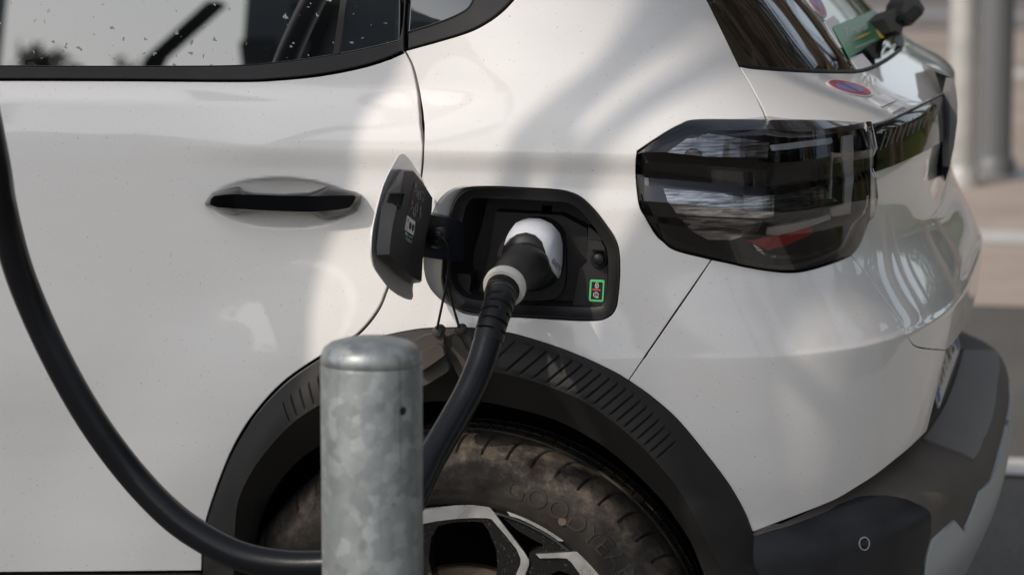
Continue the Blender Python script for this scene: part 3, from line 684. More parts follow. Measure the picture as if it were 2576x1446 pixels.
# --- lower bumper (own surface)
OFFV = interp([0, .036, .050, .062, .12, .20, .30], [-.036, .042, .053, .057, .059, .033, -.022])
def LB(u, v):
    u = np.asarray(u, float); v = np.asarray(v, float)
    um = np.minimum(u, math.pi-u); zt = .505+.083*sstep(.30, 1.12, um)+.007*(1-sstep(.55, .95, um))
    z = zt-v
    zb = np.maximum(zt-v*.0, .3)
    p = BODY(u, np.full_like(z, 0)+zb); n = NORM(u, zb)
    n = n*np.array([1, 1, 0.0]); n /= np.linalg.norm(n, axis=-1, keepdims=True)
    wv = .10+.90*sstep(.45, 1.05, np.minimum(u, math.pi-u))
    off = OFFV(v); off = np.where(v < .036, off, off)
    q = p+n*(off*wv+.002)[..., None]
    q[..., 2] = z
    return q
ubs = np.linspace(uv(1768, 1380)[0], 2.9, 180); vbs = np.concatenate([np.linspace(0, .036, 8), np.linspace(.040, .066, 8), np.linspace(.08, .30, 20)])
U_, V_ = np.meshgrid(ubs, vbs); P_ = LB(U_, V_)
rows = [[Vector(p) for p in P_[i]] for i in range(len(vbs))]
vs, fs = loft(rows, False); lower = mesh('lower_bumper', vs, [f[::-1] for f in fs], car, bump_m, True, 40)
LBV = BVHTree.FromPolygons([Vector(v) for v in vs], fs)
def z6(l): return [(1703+.5101*x, 708.2+.5101*y) for x, y in l]
def lbuv(px, py):
    h = hit(px, py, LBV); k_ = 0
    while h[2] is None and k_ < 60: k_ += 1; f_ = k_/80; h = hit(px+(2200-px)*f_, py+((1330 if px < 2250 else 1180)-py)*f_, LBV)
    t_ = LBF[h[2]]; q_ = [(UU_[k], VV_[k], LBP[k]) for k in t_]
    wt = [1/((q[2]-h[0]).length+1e-6)**2 for q in q_]; W_ = sum(wt); return (sum(q[0]*w_ for q, w_ in zip(q_, wt))/W_, sum(q[1]*w_ for q, w_ in zip(q_, wt))/W_)
LBF = fs; LBP = [Vector(v) for v in vs]; UU_ = U_.ravel(); VV_ = V_.ravel()
LB2 = lambda u, w_: LB(u, -np.asarray(w_, float))
def lbseg(pts): return [(q[0]*US, -q[1]) for q in (lbuv(float(p[0]), float(p[1])) for p in spline(pts, n=4))]
panel('step_pad', outline(lbseg([(2316, 1106), (2345, 1065), (2372, 1020), (2400, 950), (2420, 880)]), [(1.85*US, -.004), (2.05*US, -.036)], lbseg([(2508, 960), (2496, 1040), (2472, 1110), (2447, 1161)]), lbseg([(2447, 1161), (2316, 1106)])), lower, step_m, gap=0, off=.003, thick=.004, fn=LB2, sp=.012)
cpts = lbseg(z6([(110, 1345), (380, 1255), (700, 1150), (800, 1100), (900, 1065), (1000, 1058), (1100, 1070), (1190, 1100), (1235, 1135), (1245, 1180), (1240, 1250), (1215, 1350), (1212, 1400)]))
panel('corner_panel', outline(cpts, [(cpts[-1][0], -.29), (cpts[0][0], -.29)]), lower, corner_m, gap=0, off=.003, thick=.004, fn=LB2, sp=.012)
pk = [lbuv(*p) for p in z6([(1212, 1420), (1222, 1340), (1245, 1270), (1350, 1172), (1400, 1235)])]
sk = [(a_*US, -b_) for a_, b_ in pk]; e_ = pk[-1]
sk = [(pk[0][0]*US, -.285)]+sk+[((e_[0]+.10)*US, -(e_[1]-.03)), ((e_[0]+.22)*US, -.088), (1.35*US, -.075), (1.8*US, -.075), (2.15*US, -.085), (2.35*US, -.12), (2.4*US, -.285)]
sil = panel('skid_plate', outline(sk), lower, silver_m, gap=0, off=.005, thick=.008, fn=LB2, sp=.02)
# parking sensor
ring_ = [(2170+14*math.cos(a), 1366+17*math.sin(a)) for a in np.linspace(0, 6.28, 25)[:-1]]; rin = [(2170+11*math.cos(a), 1366+14*math.sin(a)) for a in np.linspace(0, 6.28, 25)[:-1]]
decal('parking_sensor_ring', ring_, lower, mat('sensor_ring_grey', (.22, .22, .23), .3), LBV, .0032, .003, sp=6, holes=[rin])
decal('parking_sensor', rin, lower, gloss_m, LBV, .0028, .003, sp=8)
# number plate, recessed behind the bumper skin
def plate_pt(px, py): r = ray(px, py); return CP+r*((.570-CP.x)/r.x)
PB = plate_pt(2361, 1027); PT = Vector((PB.x-.022, PB.y, PB.z+.105)); dyp = Vector((0, .52, 0))
nP = Vector((1, 0, .2)).normalized()
lp = [PB+Vector((0, .006, 0)), PB+Vector((0, .514, 0)), PB+dyp+Vector((0, 0, .006)), PT+dyp-Vector((0, 0, .006)), PT+dyp-Vector((0, .006, 0)), PT+Vector((0, .006, 0)), PT-Vector((0, 0, .006)), PB+Vector((0, 0, .006))]
# back wall of the recess
mesh('plate_recess', [(.535, .50, .56), (.535, 1.31, .56), (.535, 1.31, .72), (.535, .50, .72), (.535, .50, .56), (.59, .40, .56), (.59, .40, .58)], [(0, 1, 2, 3)], car, clad_m)
plate = slab('number_plate', lp, [p-nP*.003 for p in lp], car, plate_m)
def pl(a, b_, y0, y1, nm, m_): # band across the plate
    q = [PB.lerp(PT, a)+Vector((0, y0, 0)), PB.lerp(PT, a)+Vector((0, y1, 0)), PB.lerp(PT, b_)+Vector((0, y1, 0)), PB.lerp(PT, b_)+Vector((0, y0, 0))]
    q = [p+nP*.0008 for p in q]; return slab(nm, q, [p-nP*.0006 for p in q], plate, m_)
pl(.05, .95, .008, .048, 'plate_band', blu_m); pl(.05, .95, .475, .512, 'plate_band', blu_m)
text_obj('plate_lettering', 'HN-740-LK', lambda x, y, z: PB.lerp(PT, .385+y/.11)+Vector((0, .262+x, 0))+nP*.0012, plate, blk_m, .088)

# --- tail lamp: rows of facets
rowsL = [
 ([(1604, 384), (1632, 365), (1680, 335), (1715, 316), (1750, 306), (1930, 305), (2050, 306), (2165, 312), (2183, 322)], .001),
 ([(1604, 392), (1650, 374), (1740, 347), (1830, 343), (1985, 350), (2100, 336), (2178, 322), (2184, 326)], .013),
 ([(1603, 402), (1608, 386), (1700, 384), (1800, 389), (1928, 399), (2020, 394), (2120, 380), (2186, 370)], .017),
 ([(1602, 412), (1700, 412), (1900, 424), (2050, 412), (2186, 392)], .011),
 ([(1601, 440), (1750, 455), (1893, 468), (1990, 460), (2120, 437), (2188, 420)], .011),
 ([(1602, 460), (1750, 476), (1893, 491), (1990, 480), (2120, 455), (2188, 440)], .016),
 ([(1608, 505), (1750, 515), (1910, 526), (2000, 520), (2110, 500), (2188, 488)], .019),
 ([(1624, 540), (1750, 550), (1913, 557), (2020, 550), (2095, 533), (2188, 512)], .017),
 ([(1632, 556), (1750, 575), (1913, 590), (2030, 582), (2100, 566), (2187, 545)], .011),
 ([(1665, 600), (1700, 625), (1780, 645), (1880, 668), (1980, 680), (2060, 666), (2138, 638), (2164, 606), (2187, 550)], .002)]
def lamp_rows(doff):
    R_ = []
    for pts, of in rowsL:
        P = resamp(pts, 60, 5) if len(pts) > 2 else pts; r_ = []
        for x, y in P:
            h = hit(x, y); kx = .007*math.exp(-abs(x-1925)/60.)
            edge = min(1, (x-1598)/26., (2194-x)/18.); edge = max(.08, edge)
            r_.append(h[0]+h[1]*((of+kx)*edge+doff) if h[1].dot(ray(x, y)) < 0 else h[0]-h[1]*((of+kx)*edge+doff))
        R_.append(r_)
    return R_
LR = lamp_rows(0); vs, fs = loft(LR, False)
lamp = mesh('tail_lamp', vs, fs, car, lens_m, True, 12)
if lamp.data.polygons[60*4+10].normal.dot(CF) > 0: lamp.data.flip_normals()
print('lampflip', lamp.data.polygons[60*4+10].normal.dot(CF)); LMB = BVHTree.FromPolygons([Vector(v) for v in vs], fs)
vs, fs = loft(lamp_rows(-.013), False); mesh('lamp_housing', vs, fs, lamp, house_m, True, 12)
def zl(l): return [(1582.6+.2876*x, 288.4+.2876*y) for x, y in l]
def inner(nm, pts, m_, off=-.004, holes=()): return decal(nm, zl(pts), lamp, m_, LMB, off, .003, holes=[zl(h) for h in holes])
inner('light_guide', [(1245, 262), (1400, 245), (1790, 195), (1800, 235), (1780, 248), (1400, 300), (1260, 308)], guide_m)
inner('light_guide', [(1790, 360), (1880, 325), (1890, 180), (1980, 165), (1985, 560), (1955, 880), (1790, 905), (1785, 830), (1900, 795), (1910, 560), (1880, 380), (1800, 400), (1790, 740), (1780, 740)], guide_m)
inner('light_guide', [(1220, 1005), (1500, 960), (1780, 880), (1785, 925), (1500, 1030), (1320, 1062), (1215, 1058)], guide_m)
inner('red_reflector', [(1035, 1115), (1200, 1085), (1430, 1045), (1620, 985), (1630, 1045), (1480, 1110), (1400, 1150), (1230, 1190), (1150, 1160), (1080, 1125)], red_m)
inner('indicator_lens', [(1300, 475), (1630, 425), (1595, 555), (1258, 625)], mat('indicator_grey', (.06, .06, .065), .3))
inner('chrome_bezel', [(1280, 468), (1650, 415), (1610, 570), (1240, 640), (1258, 625), (1595, 555), (1630, 425), (1300, 475)], trim_m, -.003)
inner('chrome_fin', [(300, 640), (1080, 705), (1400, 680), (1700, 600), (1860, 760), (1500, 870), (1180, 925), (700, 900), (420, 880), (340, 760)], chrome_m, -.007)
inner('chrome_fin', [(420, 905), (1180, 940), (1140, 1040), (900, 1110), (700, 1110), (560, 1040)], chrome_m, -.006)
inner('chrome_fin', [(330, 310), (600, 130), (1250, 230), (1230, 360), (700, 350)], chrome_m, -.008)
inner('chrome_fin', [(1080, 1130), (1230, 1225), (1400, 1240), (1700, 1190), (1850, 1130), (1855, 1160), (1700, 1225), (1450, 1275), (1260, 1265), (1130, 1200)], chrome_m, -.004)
# light bar
L = outline(seg([(2188, 326), (2215, 316), (2250, 301), (2300, 277), (2340, 256), (2372, 238)]), seg([(2372, 238), (2379, 345)], False), seg([(2379, 345), (2345, 366), (2300, 390), (2250, 413), (2215, 426), (2191, 434)]))
bar = panel('light_bar', L, car, bar_m, gap=.0005, off=.006, thick=.01)
BRB = BVHTree.FromPolygons([v.co for v in bar.data.vertices], [tuple(p.vertices) for p in bar.data.polygons])
for i in range(11):
    x = 2212+i*13.5; y1 = 352-i*7.0; decal('bar_stripe', [(x, y1+26), (x+15, y1-20), (x+17, y1-20), (x+2, y1+26)], bar, moth_m, BRB, .0006, .0006, sp=20)
L = outline(seg([(2184, 321), (2215, 311), (2250, 296), (2300, 272), (2340, 251), (2372, 233)]), seg([(2372, 233), (2372, 238)], False), seg([(2372, 239), (2340, 257), (2300, 278), (2250, 302), (2215, 317), (2186, 327)]))
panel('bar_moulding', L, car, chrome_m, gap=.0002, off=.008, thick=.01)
# far tail lamp
fl = [(2350, 180), (2396, 197), (2404, 225), (2408, 262), (2407, 310), (2399, 370), (2388, 420), (2377, 458), (2371, 440), (2373, 345), (2370, 240)]
yl = hit(2371, 300)[0].y-.012; A_ = [aty(x, y, yl) for x, y in fl]
flp = slab('tail_lamp', A_, [p+Vector((-.03, .16, 0)) for p in A_], car, bar_m)
fl2 = [(2396, 197), (2404, 225), (2408, 262), (2407, 310), (2399, 370), (2388, 420), (2386, 380), (2389, 300), (2388, 230)]
A_ = [aty(x, y, yl-.01) for x, y in fl2]; slab('lens_edge', A_, [p+Vector((-.01, .009, 0)) for p in A_], flp, moth_m)

# --- stickers, their reflections painted on the tailgate, wiper
def stick(nm, pts, m_, off=.0012, lab=None, th_=.0008, parent=None):
    o = decal(nm, pts, parent or car, m_, None, off, th_, sp=10)
    return o
def zs(l): return [(2011.8+.2319*x, 0+.2319*y) for x, y in l]
def ell(cx, cy, a, b_, rot, n=28): return [(cx+a*math.cos(t_)*math.cos(rot)-b_*math.sin(t_)*math.sin(rot), cy+a*math.cos(t_)*math.sin(rot)+b_*math.sin(t_)*math.cos(rot)) for t_ in np.linspace(0, 2*math.pi, n+1)[:-1]]
def nopark(cx, cy, a, b_, rot, off):
    s = stick('ban_sticker_and_reflection', ell(cx, cy, a, b_, rot), wht_m, off)
    for k, m_, o_ in ((.9, pink_m, .0004), (.6, sblue_m, .0008)): decal('sticker_and_reflection_print', ell(cx, cy, a*k, b_*k, rot), s, m_, None, off+o_, .0004, sp=10)
    c, s_ = math.cos(rot), math.sin(rot)
    f = lambda u_, v_: (cx+a*u_*c-b_*v_*s_, cy+a*u_*s_+b_*v_*c)
    decal('sticker_and_reflection_print', [f(-.5, -.35), f(-.4, -.45), f(.5, .35), f(.4, .45)], s, pink_m, None, off+.0012, .0004, sp=10)
nopark(2136, 223, 61, 15, math.radians(15), .0012)  # painted reflection of the window's ban sticker in the tailgate shelf
nopark(2052, -2, 52, 14, math.radians(55), -.003)
stick('paper_label_and_reflection', zs([(745, 1075), (905, 1030), (1030, 1100), (880, 1168)]), wht_m)  # white patch painting a glass label's reflection on the tailgate
stick('paper_label_and_reflection', zs([(950, 1185), (1060, 1120), (1130, 1160), (1000, 1228)]), wht_m)  # second label reflection, likewise painted on the tailgate
stick('paper_label_and_reflection', zs([(280, 225), (380, 160), (450, 235), (360, 300), (470, 510), (450, 505), (330, 320)]), wht_m, -.0025)
stick('paper_label_and_reflection', zs([(555, 615), (690, 570), (800, 700), (640, 745)]), wht_m, -.0025)
es = stick('hire_sticker', zs([(360, 285), (850, 85), (895, 200), (950, 370), (545, 620)]), euro_m, -.0015)
def bil(q, a, b_):  # bilinear on a pixel quad, a right, b up
    q = [Vector((x, y, 0)) for x, y in q]; return (q[0].lerp(q[1], a)).lerp(q[3].lerp(q[2], a), b_)
def px_text(s, quad, w_, h_, size, parent, m_, off, bvh=None):
    def f(x, y, z):
        p = bil(quad, x/w_+.5, y/h_+.5); h = hit(p.x, p.y, bvh)
        if h[0] is None: return Vector((0, .5, .5))
        n_ = h[1] if h[1].dot(CF) < 0 else -h[1]; return h[0]+n_*off
    return text_obj('lettering', s, f, parent, m_, size)
px_text('Europcar', zs([(510, 415), (770, 320), (730, 215), (480, 300)]), 3.9, 1.0, 1.0, es, wht_m, -.0008)
decal('sticker_and_reflection_print', zs([(570, 450), (660, 385), (790, 345), (700, 395)]), es, yel_m, None, -.0009, .0004, sp=10)
px_text('www.europcar-hire.com', zs([(600, 540), (840, 440), (825, 400), (590, 500)]), 10.6, 1.0, .95, es, wht_m, -.0008)
decal('sticker_and_reflection_print', zs(ell(868, 310, 112, 32, math.radians(68))), es, yel_m, None, -.0009, .0004, sp=10)
decal('sticker_and_reflection_print', zs(ell(872, 305, 52, 15, math.radians(68))), es, sblue_m, None, -.0005, .0004, sp=10)
# rear wiper pivot
def boxpx(nm, pts, y0, dep_, parent, m_):
    A_ = [hit(x, y)[0]+Vector((.045, -.03, .02)) if hit(x, y)[0] else aty(x, y, y0) for x, y in pts]
    A_ = [aty(x, y, y0) for x, y in pts]
    return slab(nm, A_, [p+dep_ for p in A_], parent, m_)
wy = 1.02
wip = boxpx('rear_wiper', zs([(905, 205), (1030, 95), (1110, 75), (1200, 200), (1210, 240), (1120, 300), (1100, 378), (1040, 335), (990, 350)]), wy, Vector((-.03, .02, -.01)), car, trim_m)
boxpx('wiper_arm', zs([(1110, 120), (1130, 15), (1180, -60), (1270, -40), (1330, 60), (1355, 100), (1330, 160), (1210, 278), (1130, 220)]), wy-.02, Vector((-.03, .05, -.01)), wip, trim_m)
boxpx('wiper_arm_recess', zs([(1135, 150), (1240, 60), (1300, 80), (1310, 130), (1210, 240), (1140, 205)]), wy-.024, Vector((-.02, .03, -.01)), wip, gloss_m)

# --- door handle
def zh_(l): return [(469.4+.1952*x, 435.9+.1952*y) for x, y in l]
hb = zh_([(228, 385), (262, 330), (330, 250), (500, 205), (650, 172), (690, 180), (725, 222), (860, 252), (1250, 262), (1580, 246), (1690, 215), (1770, 185), (1820, 172), (2000, 200), (2190, 240), (2250, 275), (2245, 380), (2200, 480), (2150, 512), (1950, 560), (1770, 596), (1720, 580), (1630, 540), (1500, 520), (1250, 508), (1000, 500), (800, 500), (700, 512), (640, 545), (600, 540), (400, 485), (240, 425)])
hf = zh_([(300, 380), (312, 335), (350, 295), (500, 275), (650, 270), (690, 272), (725, 274), (860, 277), (1250, 290), (1580, 294), (1690, 294), (1770, 292), (1820, 290), (2000, 288), (2150, 288), (2178, 305), (2150, 380), (2100, 440), (2060, 452), (1950, 470), (1770, 490), (1720, 492), (1630, 498), (1500, 496), (1250, 490), (1000, 480), (800, 468), (700, 462), (640, 458), (600, 456), (400, 440), (310, 415)])
hmid = [(a[0]*.45+b_[0]*.55, a[1]*.45+b_[1]*.55) for a, b_ in zip(hb, hf)]
R0 = [aty(x, y, .012) for x, y in hb]; R1 = [aty(x, y, -.004) for x, y in hb]; R2 = [aty(x, y, -.020) for x, y in hmid]; R3 = [aty(x, y, -.027) for x, y in hf]
zc0 = lambda p: Vector((p.x*.97+(-.213)*.03, -.0288, p.z+(.9405-p.z)*.0+( (sum(q.z for q in R3)/len(R3))-p.z)*.7))
vs, fs = loft([R0, R1, R2, R3], True, (False, True))
doorh = mesh('door_handle', vs, fs, car, handle_m, True, 28)
bm = bmesh.new(); bm.from_mesh(doorh.data); bmesh.ops.recalc_face_normals(bm, faces=bm.faces); bmesh.ops.triangulate(bm, faces=[f for f in bm.faces if len(f.verts) > 4]); bm.to_mesh(doorh.data); bm.free()

# --- charge port
port = empty('charge_port', (0, 0, 0), car)
N_ = 120
def rs_closed(pts, n=N_, start=None):
    P = np.array(spline(pts, closed=True, n=6)); P = np.vstack([P, P[0]]); d = np.r_[0, np.cumsum(np.linalg.norm(np.diff(P, axis=0), axis=1))]; s = np.linspace(0, d[-1], n+1)[:-1]
    return np.stack([np.interp(s, d, P[:, i]) for i in range(2)], 1)
def align(A, c=(1330, 640)):
    an = [math.atan2(p[1]-c[1], p[0]-c[0]) for p in A]
    o_ = np.argsort(an); A = A[o_]; an = np.array(an)[o_]
    t_ = np.linspace(-math.pi, math.pi, N_+1)[:-1]; anx = np.r_[an-2*math.pi, an, an+2*math.pi]; Ax = np.vstack([A, A, A])
    return np.stack([np.interp(t_, anx, Ax[:, i]) for i in range(2)], 1)
skin = align(rs_closed(port_skin, 600)); 
fo_px = align(rs_closed(z2([(70, 440), (95, 330), (140, 230), (210, 160), (300, 128), (500, 120), (700, 128), (1000, 145), (1150, 160), (1280, 218), (1400, 338), (1500, 470), (1580, 600), (1620, 700), (1625, 900), (1610, 1100), (1580, 1230), (1500, 1308), (1380, 1328), (1000, 1308), (700, 1293), (400, 1263), (250, 1243), (120, 1198), (50, 1120), (15, 1000), (12, 880), (30, 650)]), 600))
fi_px = align(rs_closed(z2([(190, 480), (212, 380), (235, 300), (275, 242), (350, 224), (700, 237), (1000, 252), (1150, 268), (1240, 312), (1330, 405), (1420, 525), (1485, 640), (1515, 720), (1520, 900), (1508, 1080), (1475, 1180), (1400, 1212), (1000, 1200), (700, 1188), (300, 1140), (180, 1090), (115, 1000), (95, 900), (105, 780), (150, 620)]), 600))
S0 = [Vector(hit(x, y)[0])+Vector((0, .001, 0)) for x, y in skin]
S05 = [aty(x*.75+a*.25, y*.75+b_*.25, .008) for (x, y), (a, b_) in zip(skin, fo_px)]
S1 = [aty(x, y, .024) for x, y in fo_px]
vs, fs = loft([S0, S05, S1], True); mesh('port_pocket', vs, fs, port, paint, True, 60)
mid = fo_px*.45+fi_px*.55; m8 = fo_px*.86+fi_px*.14; m80 = fo_px*.93+fi_px*.07
rowsP = [S1, [aty(x, y, .012) for x, y in m80], [aty(x, y, .012) for x, y in m8], [aty(x, y, .022) for x, y in mid], [aty(x, y, .026) for x, y in fi_px]]
ctr_ = np.array([[1330, 640]]); back = [aty(x, y, .095)+Vector((.0, 0, .0)) for x, y in fi_px]
# cavity walls go straight in
w_in = [p+Vector((0, .085, 0))+(Vector((-.01 if p.x > .1 else .012, 0, .0))) for p in rowsP[-1]]
vs, fs = loft(rowsP+[[p+Vector((0, .004, 0)) for p in rowsP[-1]], w_in], True); mesh('port_surround', vs, fs, port, port_m, True, 40)
cc_ = sum(w_in, Vector())/len(w_in)
vs, fs = loft([w_in, [p.lerp(cc_, .96) for p in w_in]], True, (False, True)); mesh('port_back', vs, fs, port, port_m)
def pslab(nm, pts, y0, th_, m_=None, parent=None, sm=False):
    if sm: pts = [tuple(p) for p in spline(pts, closed=True, n=5)]
    A_ = [aty(x, y, y0) for x, y in pts]; return slab(nm, A_, [p+Vector((0, th_, 0)) for p in A_], parent or port, m_ or port_m)
pslab('ledge', z2([(1340, 480), (1440, 560), (1500, 680), (1515, 760), (1512, 1050), (1480, 1190), (1200, 1195), (1260, 870), (1330, 800)]), .045, .05)
pslab('ledge', z2([(1350, 605), (1455, 615), (1485, 665), (1490, 695), (1350, 690)]), .034, .02)
pslab('ledge', z2([(95, 905), (200, 905), (270, 915), (280, 960), (265, 1060), (300, 1110), (420, 1140), (300, 1140), (180, 1085), (115, 1000)]), .050, .04)
pslab('ledge', z2([(500, 345), (1100, 380), (1330, 500), (1340, 800), (1260, 870), (1200, 1195), (330, 1130), (440, 760), (480, 500)]), .080, .04)
pslab('socket_shroud', z2([(590, 640), (620, 540), (690, 450), (800, 410), (920, 415), (1020, 460), (1100, 550), (1130, 650), (1135, 900), (1110, 1050), (1030, 1130), (900, 1150), (700, 1140), (600, 1080), (570, 950)]), .066, .03, sm=True)
# release button
def disc(nm, px, py, y0, y1, r_, parent, m_, dome=0, n=28):
    c0 = aty(px, py, y0); rows = []
    for k, yy_ in ((1.0, y1), (1.0, y0+.002), (.9, y0), (.55, y0-dome*.7), (.05, y0-dome)): rows.append([Vector((c0.x+r_*k*math.sin(a), yy_, c0.z+r_*k*math.cos(a))) for a in np.linspace(0, 2*math.pi, n+1)[:-1]])
    vs, fs = loft(rows, True, (False, True)); return mesh(nm, vs, fs, parent, m_, True, 40)
disc('button', 1506, 655, .040, .05, .0105, port, rubber_m); disc('button', 1504, 653, .030, .045, .0072, port, rubber_m, .002)
disc('screw', 1218, 480, .0175, .022, .0012, port, port_m); disc('screw', 1427, 492, .0175, .022, .0012, port, port_m)
# status sign : pixels from the close crop
def zg_(l): return [(1461.9+.05563*x, 690.7+.05563*y) for x, y in l]
def sgn(nm, pts, y_, m_, parent, th_=.0006): return pslab(nm, zg_(pts), y_, th_, m_, parent)
def rrect(x0, y0, x1, y1, r_, sk=0, n=5):
    P = []
    for cx, cy, a0 in ((x1-r_, y0+r_, -90), (x1-r_, y1-r_, 0), (x0+r_, y1-r_, 90), (x0+r_, y0+r_, 180)):
        for i in range(n+1):
            a = math.radians(a0+90*i/n); P.append((cx+r_*math.cos(a), cy+r_*math.sin(a)))
    return [(x+sk*(y-(y0+y1)/2), y+.05*(x-(x0+x1)/2)) for x, y in P]
st = sgn('status_display', rrect(365, 235, 1020, 1215, 70, -.06), .0440, green_m, port, .003)
sgn('display_field', rrect(445, 335, 935, 1115, 10, -.06), .0432, blk_m, st)
def line_sgn(pts, wd, m_=wht_m, parent=st, nm='pictogram', closed=False):
    P = list(pts)+([pts[0], pts[1]] if closed else [])
    A_ = strip_px(P, wd)
    n = len(P); q = [aty(*zg_([tuple(a)])[0], .0426) for a in A_]; vs = q; fs = [(i, i+1, 2*n-2-i, 2*n-1-i) for i in range(n-1)]
    bm_ = mesh(nm, [p for p in vs]+[p+Vector((0, .0006, 0)) for p in vs], fs+[tuple(x+2*n for x in f) for f in fs], parent, m_); return bm_
arc = lambda cx, cy, r_, a0, a1, n=16: [(cx+r_*math.cos(math.radians(a0+(a1-a0)*i/n)), cy+r_*math.sin(math.radians(a0+(a1-a0)*i/n))) for i in range(n+1)]
line_sgn([(650, 460)]+arc(705, 425, 55, -180, 0)+[(760, 460)], 24)
line_sgn([(630, 470), (780, 478), (775, 540), (740, 600), (690, 612), (640, 590), (622, 530), (630, 470)], 24)
line_sgn([(697, 505), (692, 570)], 34)
line_sgn([(510, 672), (865, 700)], 62, redp_m, nm='pictogram_bar')
line_sgn(arc(655, 905, 108, 60, 395, 24)[0:24], 24)
line_sgn([(660, 840), (655, 910), (595, 912)], 22)
line_sgn(arc(700, 1010, 38, 0, 360, 14), 22); line_sgn([(730, 995), (785, 992)], 18); line_sgn([(725, 1035), (780, 1040)], 18)
# flap: outer skin on a plane almost square to the body
FA = math.radians(4.5); FD = Vector((-math.sin(FA), -math.cos(FA), 0)); FN = Vector((math.cos(FA), -math.sin(FA), 0))   # FN: inner side, towards the rear
FH = aty(1075, 600, -.02)
def onflap(px, py, off=0):
    r_ = ray(px, py); o_ = FH+FN*off; k = (o_-CP).dot(FN)/r_.dot(FN); return CP+r_*k
def ff(l): return [tuple(p) for p in zf(l)]
skin_f = ff([(385, 42), (420, 62), (460, 110), (510, 185), (550, 245), (578, 300), (600, 420), (600, 700), (560, 1000), (482, 1215), (480, 1320), (472, 1350), (452, 1360), (380, 1335), (270, 1255), (180, 1140), (130, 1060), (104, 960), (102, 860), (112, 740), (135, 620), (175, 450), (215, 320), (270, 200), (320, 110), (350, 60)])
A_ = [onflap(*p) for p in [tuple(q) for q in spline(skin_f, closed=True, n=4)]]
flap = slab('charge_flap', A_, [p-FN*.0016 for p in A_], car, paint, False)
fb = ff([(370, 183), (480, 190), (560, 290), (640, 420), (655, 440), (640, 560), (632, 600), (590, 800), (562, 1000), (556, 1190), (540, 1205), (455, 1215), (330, 1120), (230, 1030), (152, 955), (150, 880), (170, 700), (190, 530), (240, 400), (300, 290)])
ft = ff([(400, 196), (486, 203), (566, 300), (646, 428), (655, 440), (648, 560), (636, 600), (594, 800), (568, 1000), (558, 1180), (540, 1190), (462, 1150), (390, 1060), (320, 1000), (265, 950), (270, 880), (292, 700), (330, 530), (355, 420), (378, 300)])
B0 = [onflap(*p, .000) for p in fb]; B1 = [onflap(*p, .010) for p in fb]; B2 = [onflap(*p, .030) for p in ft]
vs, fs = loft([B0, B1, B2], True, (False, True)); box = mesh('flap_liner', vs, fs, flap, port_m, True, 25)
bm = bmesh.new(); bm.from_mesh(box.data); bmesh.ops.recalc_face_normals(bm, faces=bm.faces); bmesh.ops.triangulate(bm, faces=[f for f in bm.faces if len(f.verts) > 4]); bm.to_mesh(box.data); bm.free()
# latch pocket and prints on the liner
def fdec(nm, pts, off, th_, m_, parent=box):
    A_ = [onflap(*p, off) for p in pts]; return slab(nm, A_, [p-FN*th_ for p in A_], parent, m_)
fdec('latch_pocket', ff([(275, 395), (405, 395), (375, 530), (345, 500), (245, 482)]), .0312, .0012, dark_m)
fdec('latch_lip', ff([(275, 392), (400, 385), (410, 395), (405, 402), (275, 402)]), .034, .003, port_m)
fdec('latch_lip', ff([(330, 490), (375, 528), (405, 395), (410, 398), (380, 540), (325, 500)]), .0335, .003, port_m)
def z9_(l): return [(952.2+.1391*x, 536.5+.1391*y) for x, y in l]
lab = fdec('warning_label', z9_([(525, 45), (665, 155), (630, 400), (482, 300)]), .0308, .0007, wht_m)
fdec('label_print', z9_([(575, 155), (598, 195), (590, 270), (570, 305), (552, 265), (556, 190)]), .0312, .0003, blk_m, lab)
fdec('label_print', z9_([(625, 190), (645, 230), (638, 300), (615, 340), (602, 300), (608, 225)]), .0312, .0003, blk_m, lab)
fdec('label_print', z9_([(520, 190), (524, 295), (496, 285)]), .0312, .0003, yel_m, lab)
fdec('label_print', z9_([(530, 80), (555, 100), (545, 180), (520, 165)]), .0312, .0003, gry_m, lab)
for x, y, m_ in ((484, 437, blu_m), (518, 470, green_m), (552, 497, green_m), (588, 515, redp_m)):
    q = [(x-10, y-30), (x+14, y-14), (x+8, y+28), (x-16, y+14)]; fdec('status_square', z9_(q), .0310, .0003, m_)
    q = [(x-4, y-14), (x+7, y-6), (x+3, y+13), (x-8, y+6)]; fdec('status_square_centre', z9_(q), .0312, .0002, blk_m)
for pts in ([(495, 338), (508, 350), (500, 395), (486, 380)], [(525, 365), (538, 385), (530, 390), (528, 415), (522, 400), (526, 392)], [(556, 410), (562, 425), (578, 405), (562, 440)], [(600, 415), (605, 425), (600, 455), (596, 450)]):
    fdec('status_symbol', z9_(pts), .0310, .0003, wht_m)
def fline(pts, m_=None):
    P = strip_px(zf(pts), 1.3); n = len(pts); V_ = [onflap(*p, .0312) for p in P]; return mesh('instruction_print', V_, [(i, i+1, 2*n-2-i, 2*n-1-i) for i in range(n-1)], box, m_ or gry_m)
fline([(505, 290), (600, 345), (565, 480), (478, 430), (505, 290)], ltext_m); fline([(472, 455), (560, 510), (525, 640), (440, 580), (472, 455)], ltext_m)
fline([(490, 385), (505, 370), (518, 378), (512, 430)]); fline([(535, 380), (548, 385), (545, 455), (530, 460), (525, 430), (535, 380)]); fline([(560, 385), (575, 392), (570, 400)]); fline([(555, 440), (575, 450), (565, 480)])
fline([(460, 540), (478, 520), (485, 530), (480, 590)]); fline([(505, 500), (520, 520), (518, 560), (505, 575), (500, 540), (505, 500)]); fline([(535, 560), (550, 570), (545, 620)]); fline([(490, 575), (500, 590), (497, 610), (486, 600), (490, 575)]); fline([(512, 486), (524, 494), (522, 502)]); fline([(540, 520), (548, 526), (545, 550)])
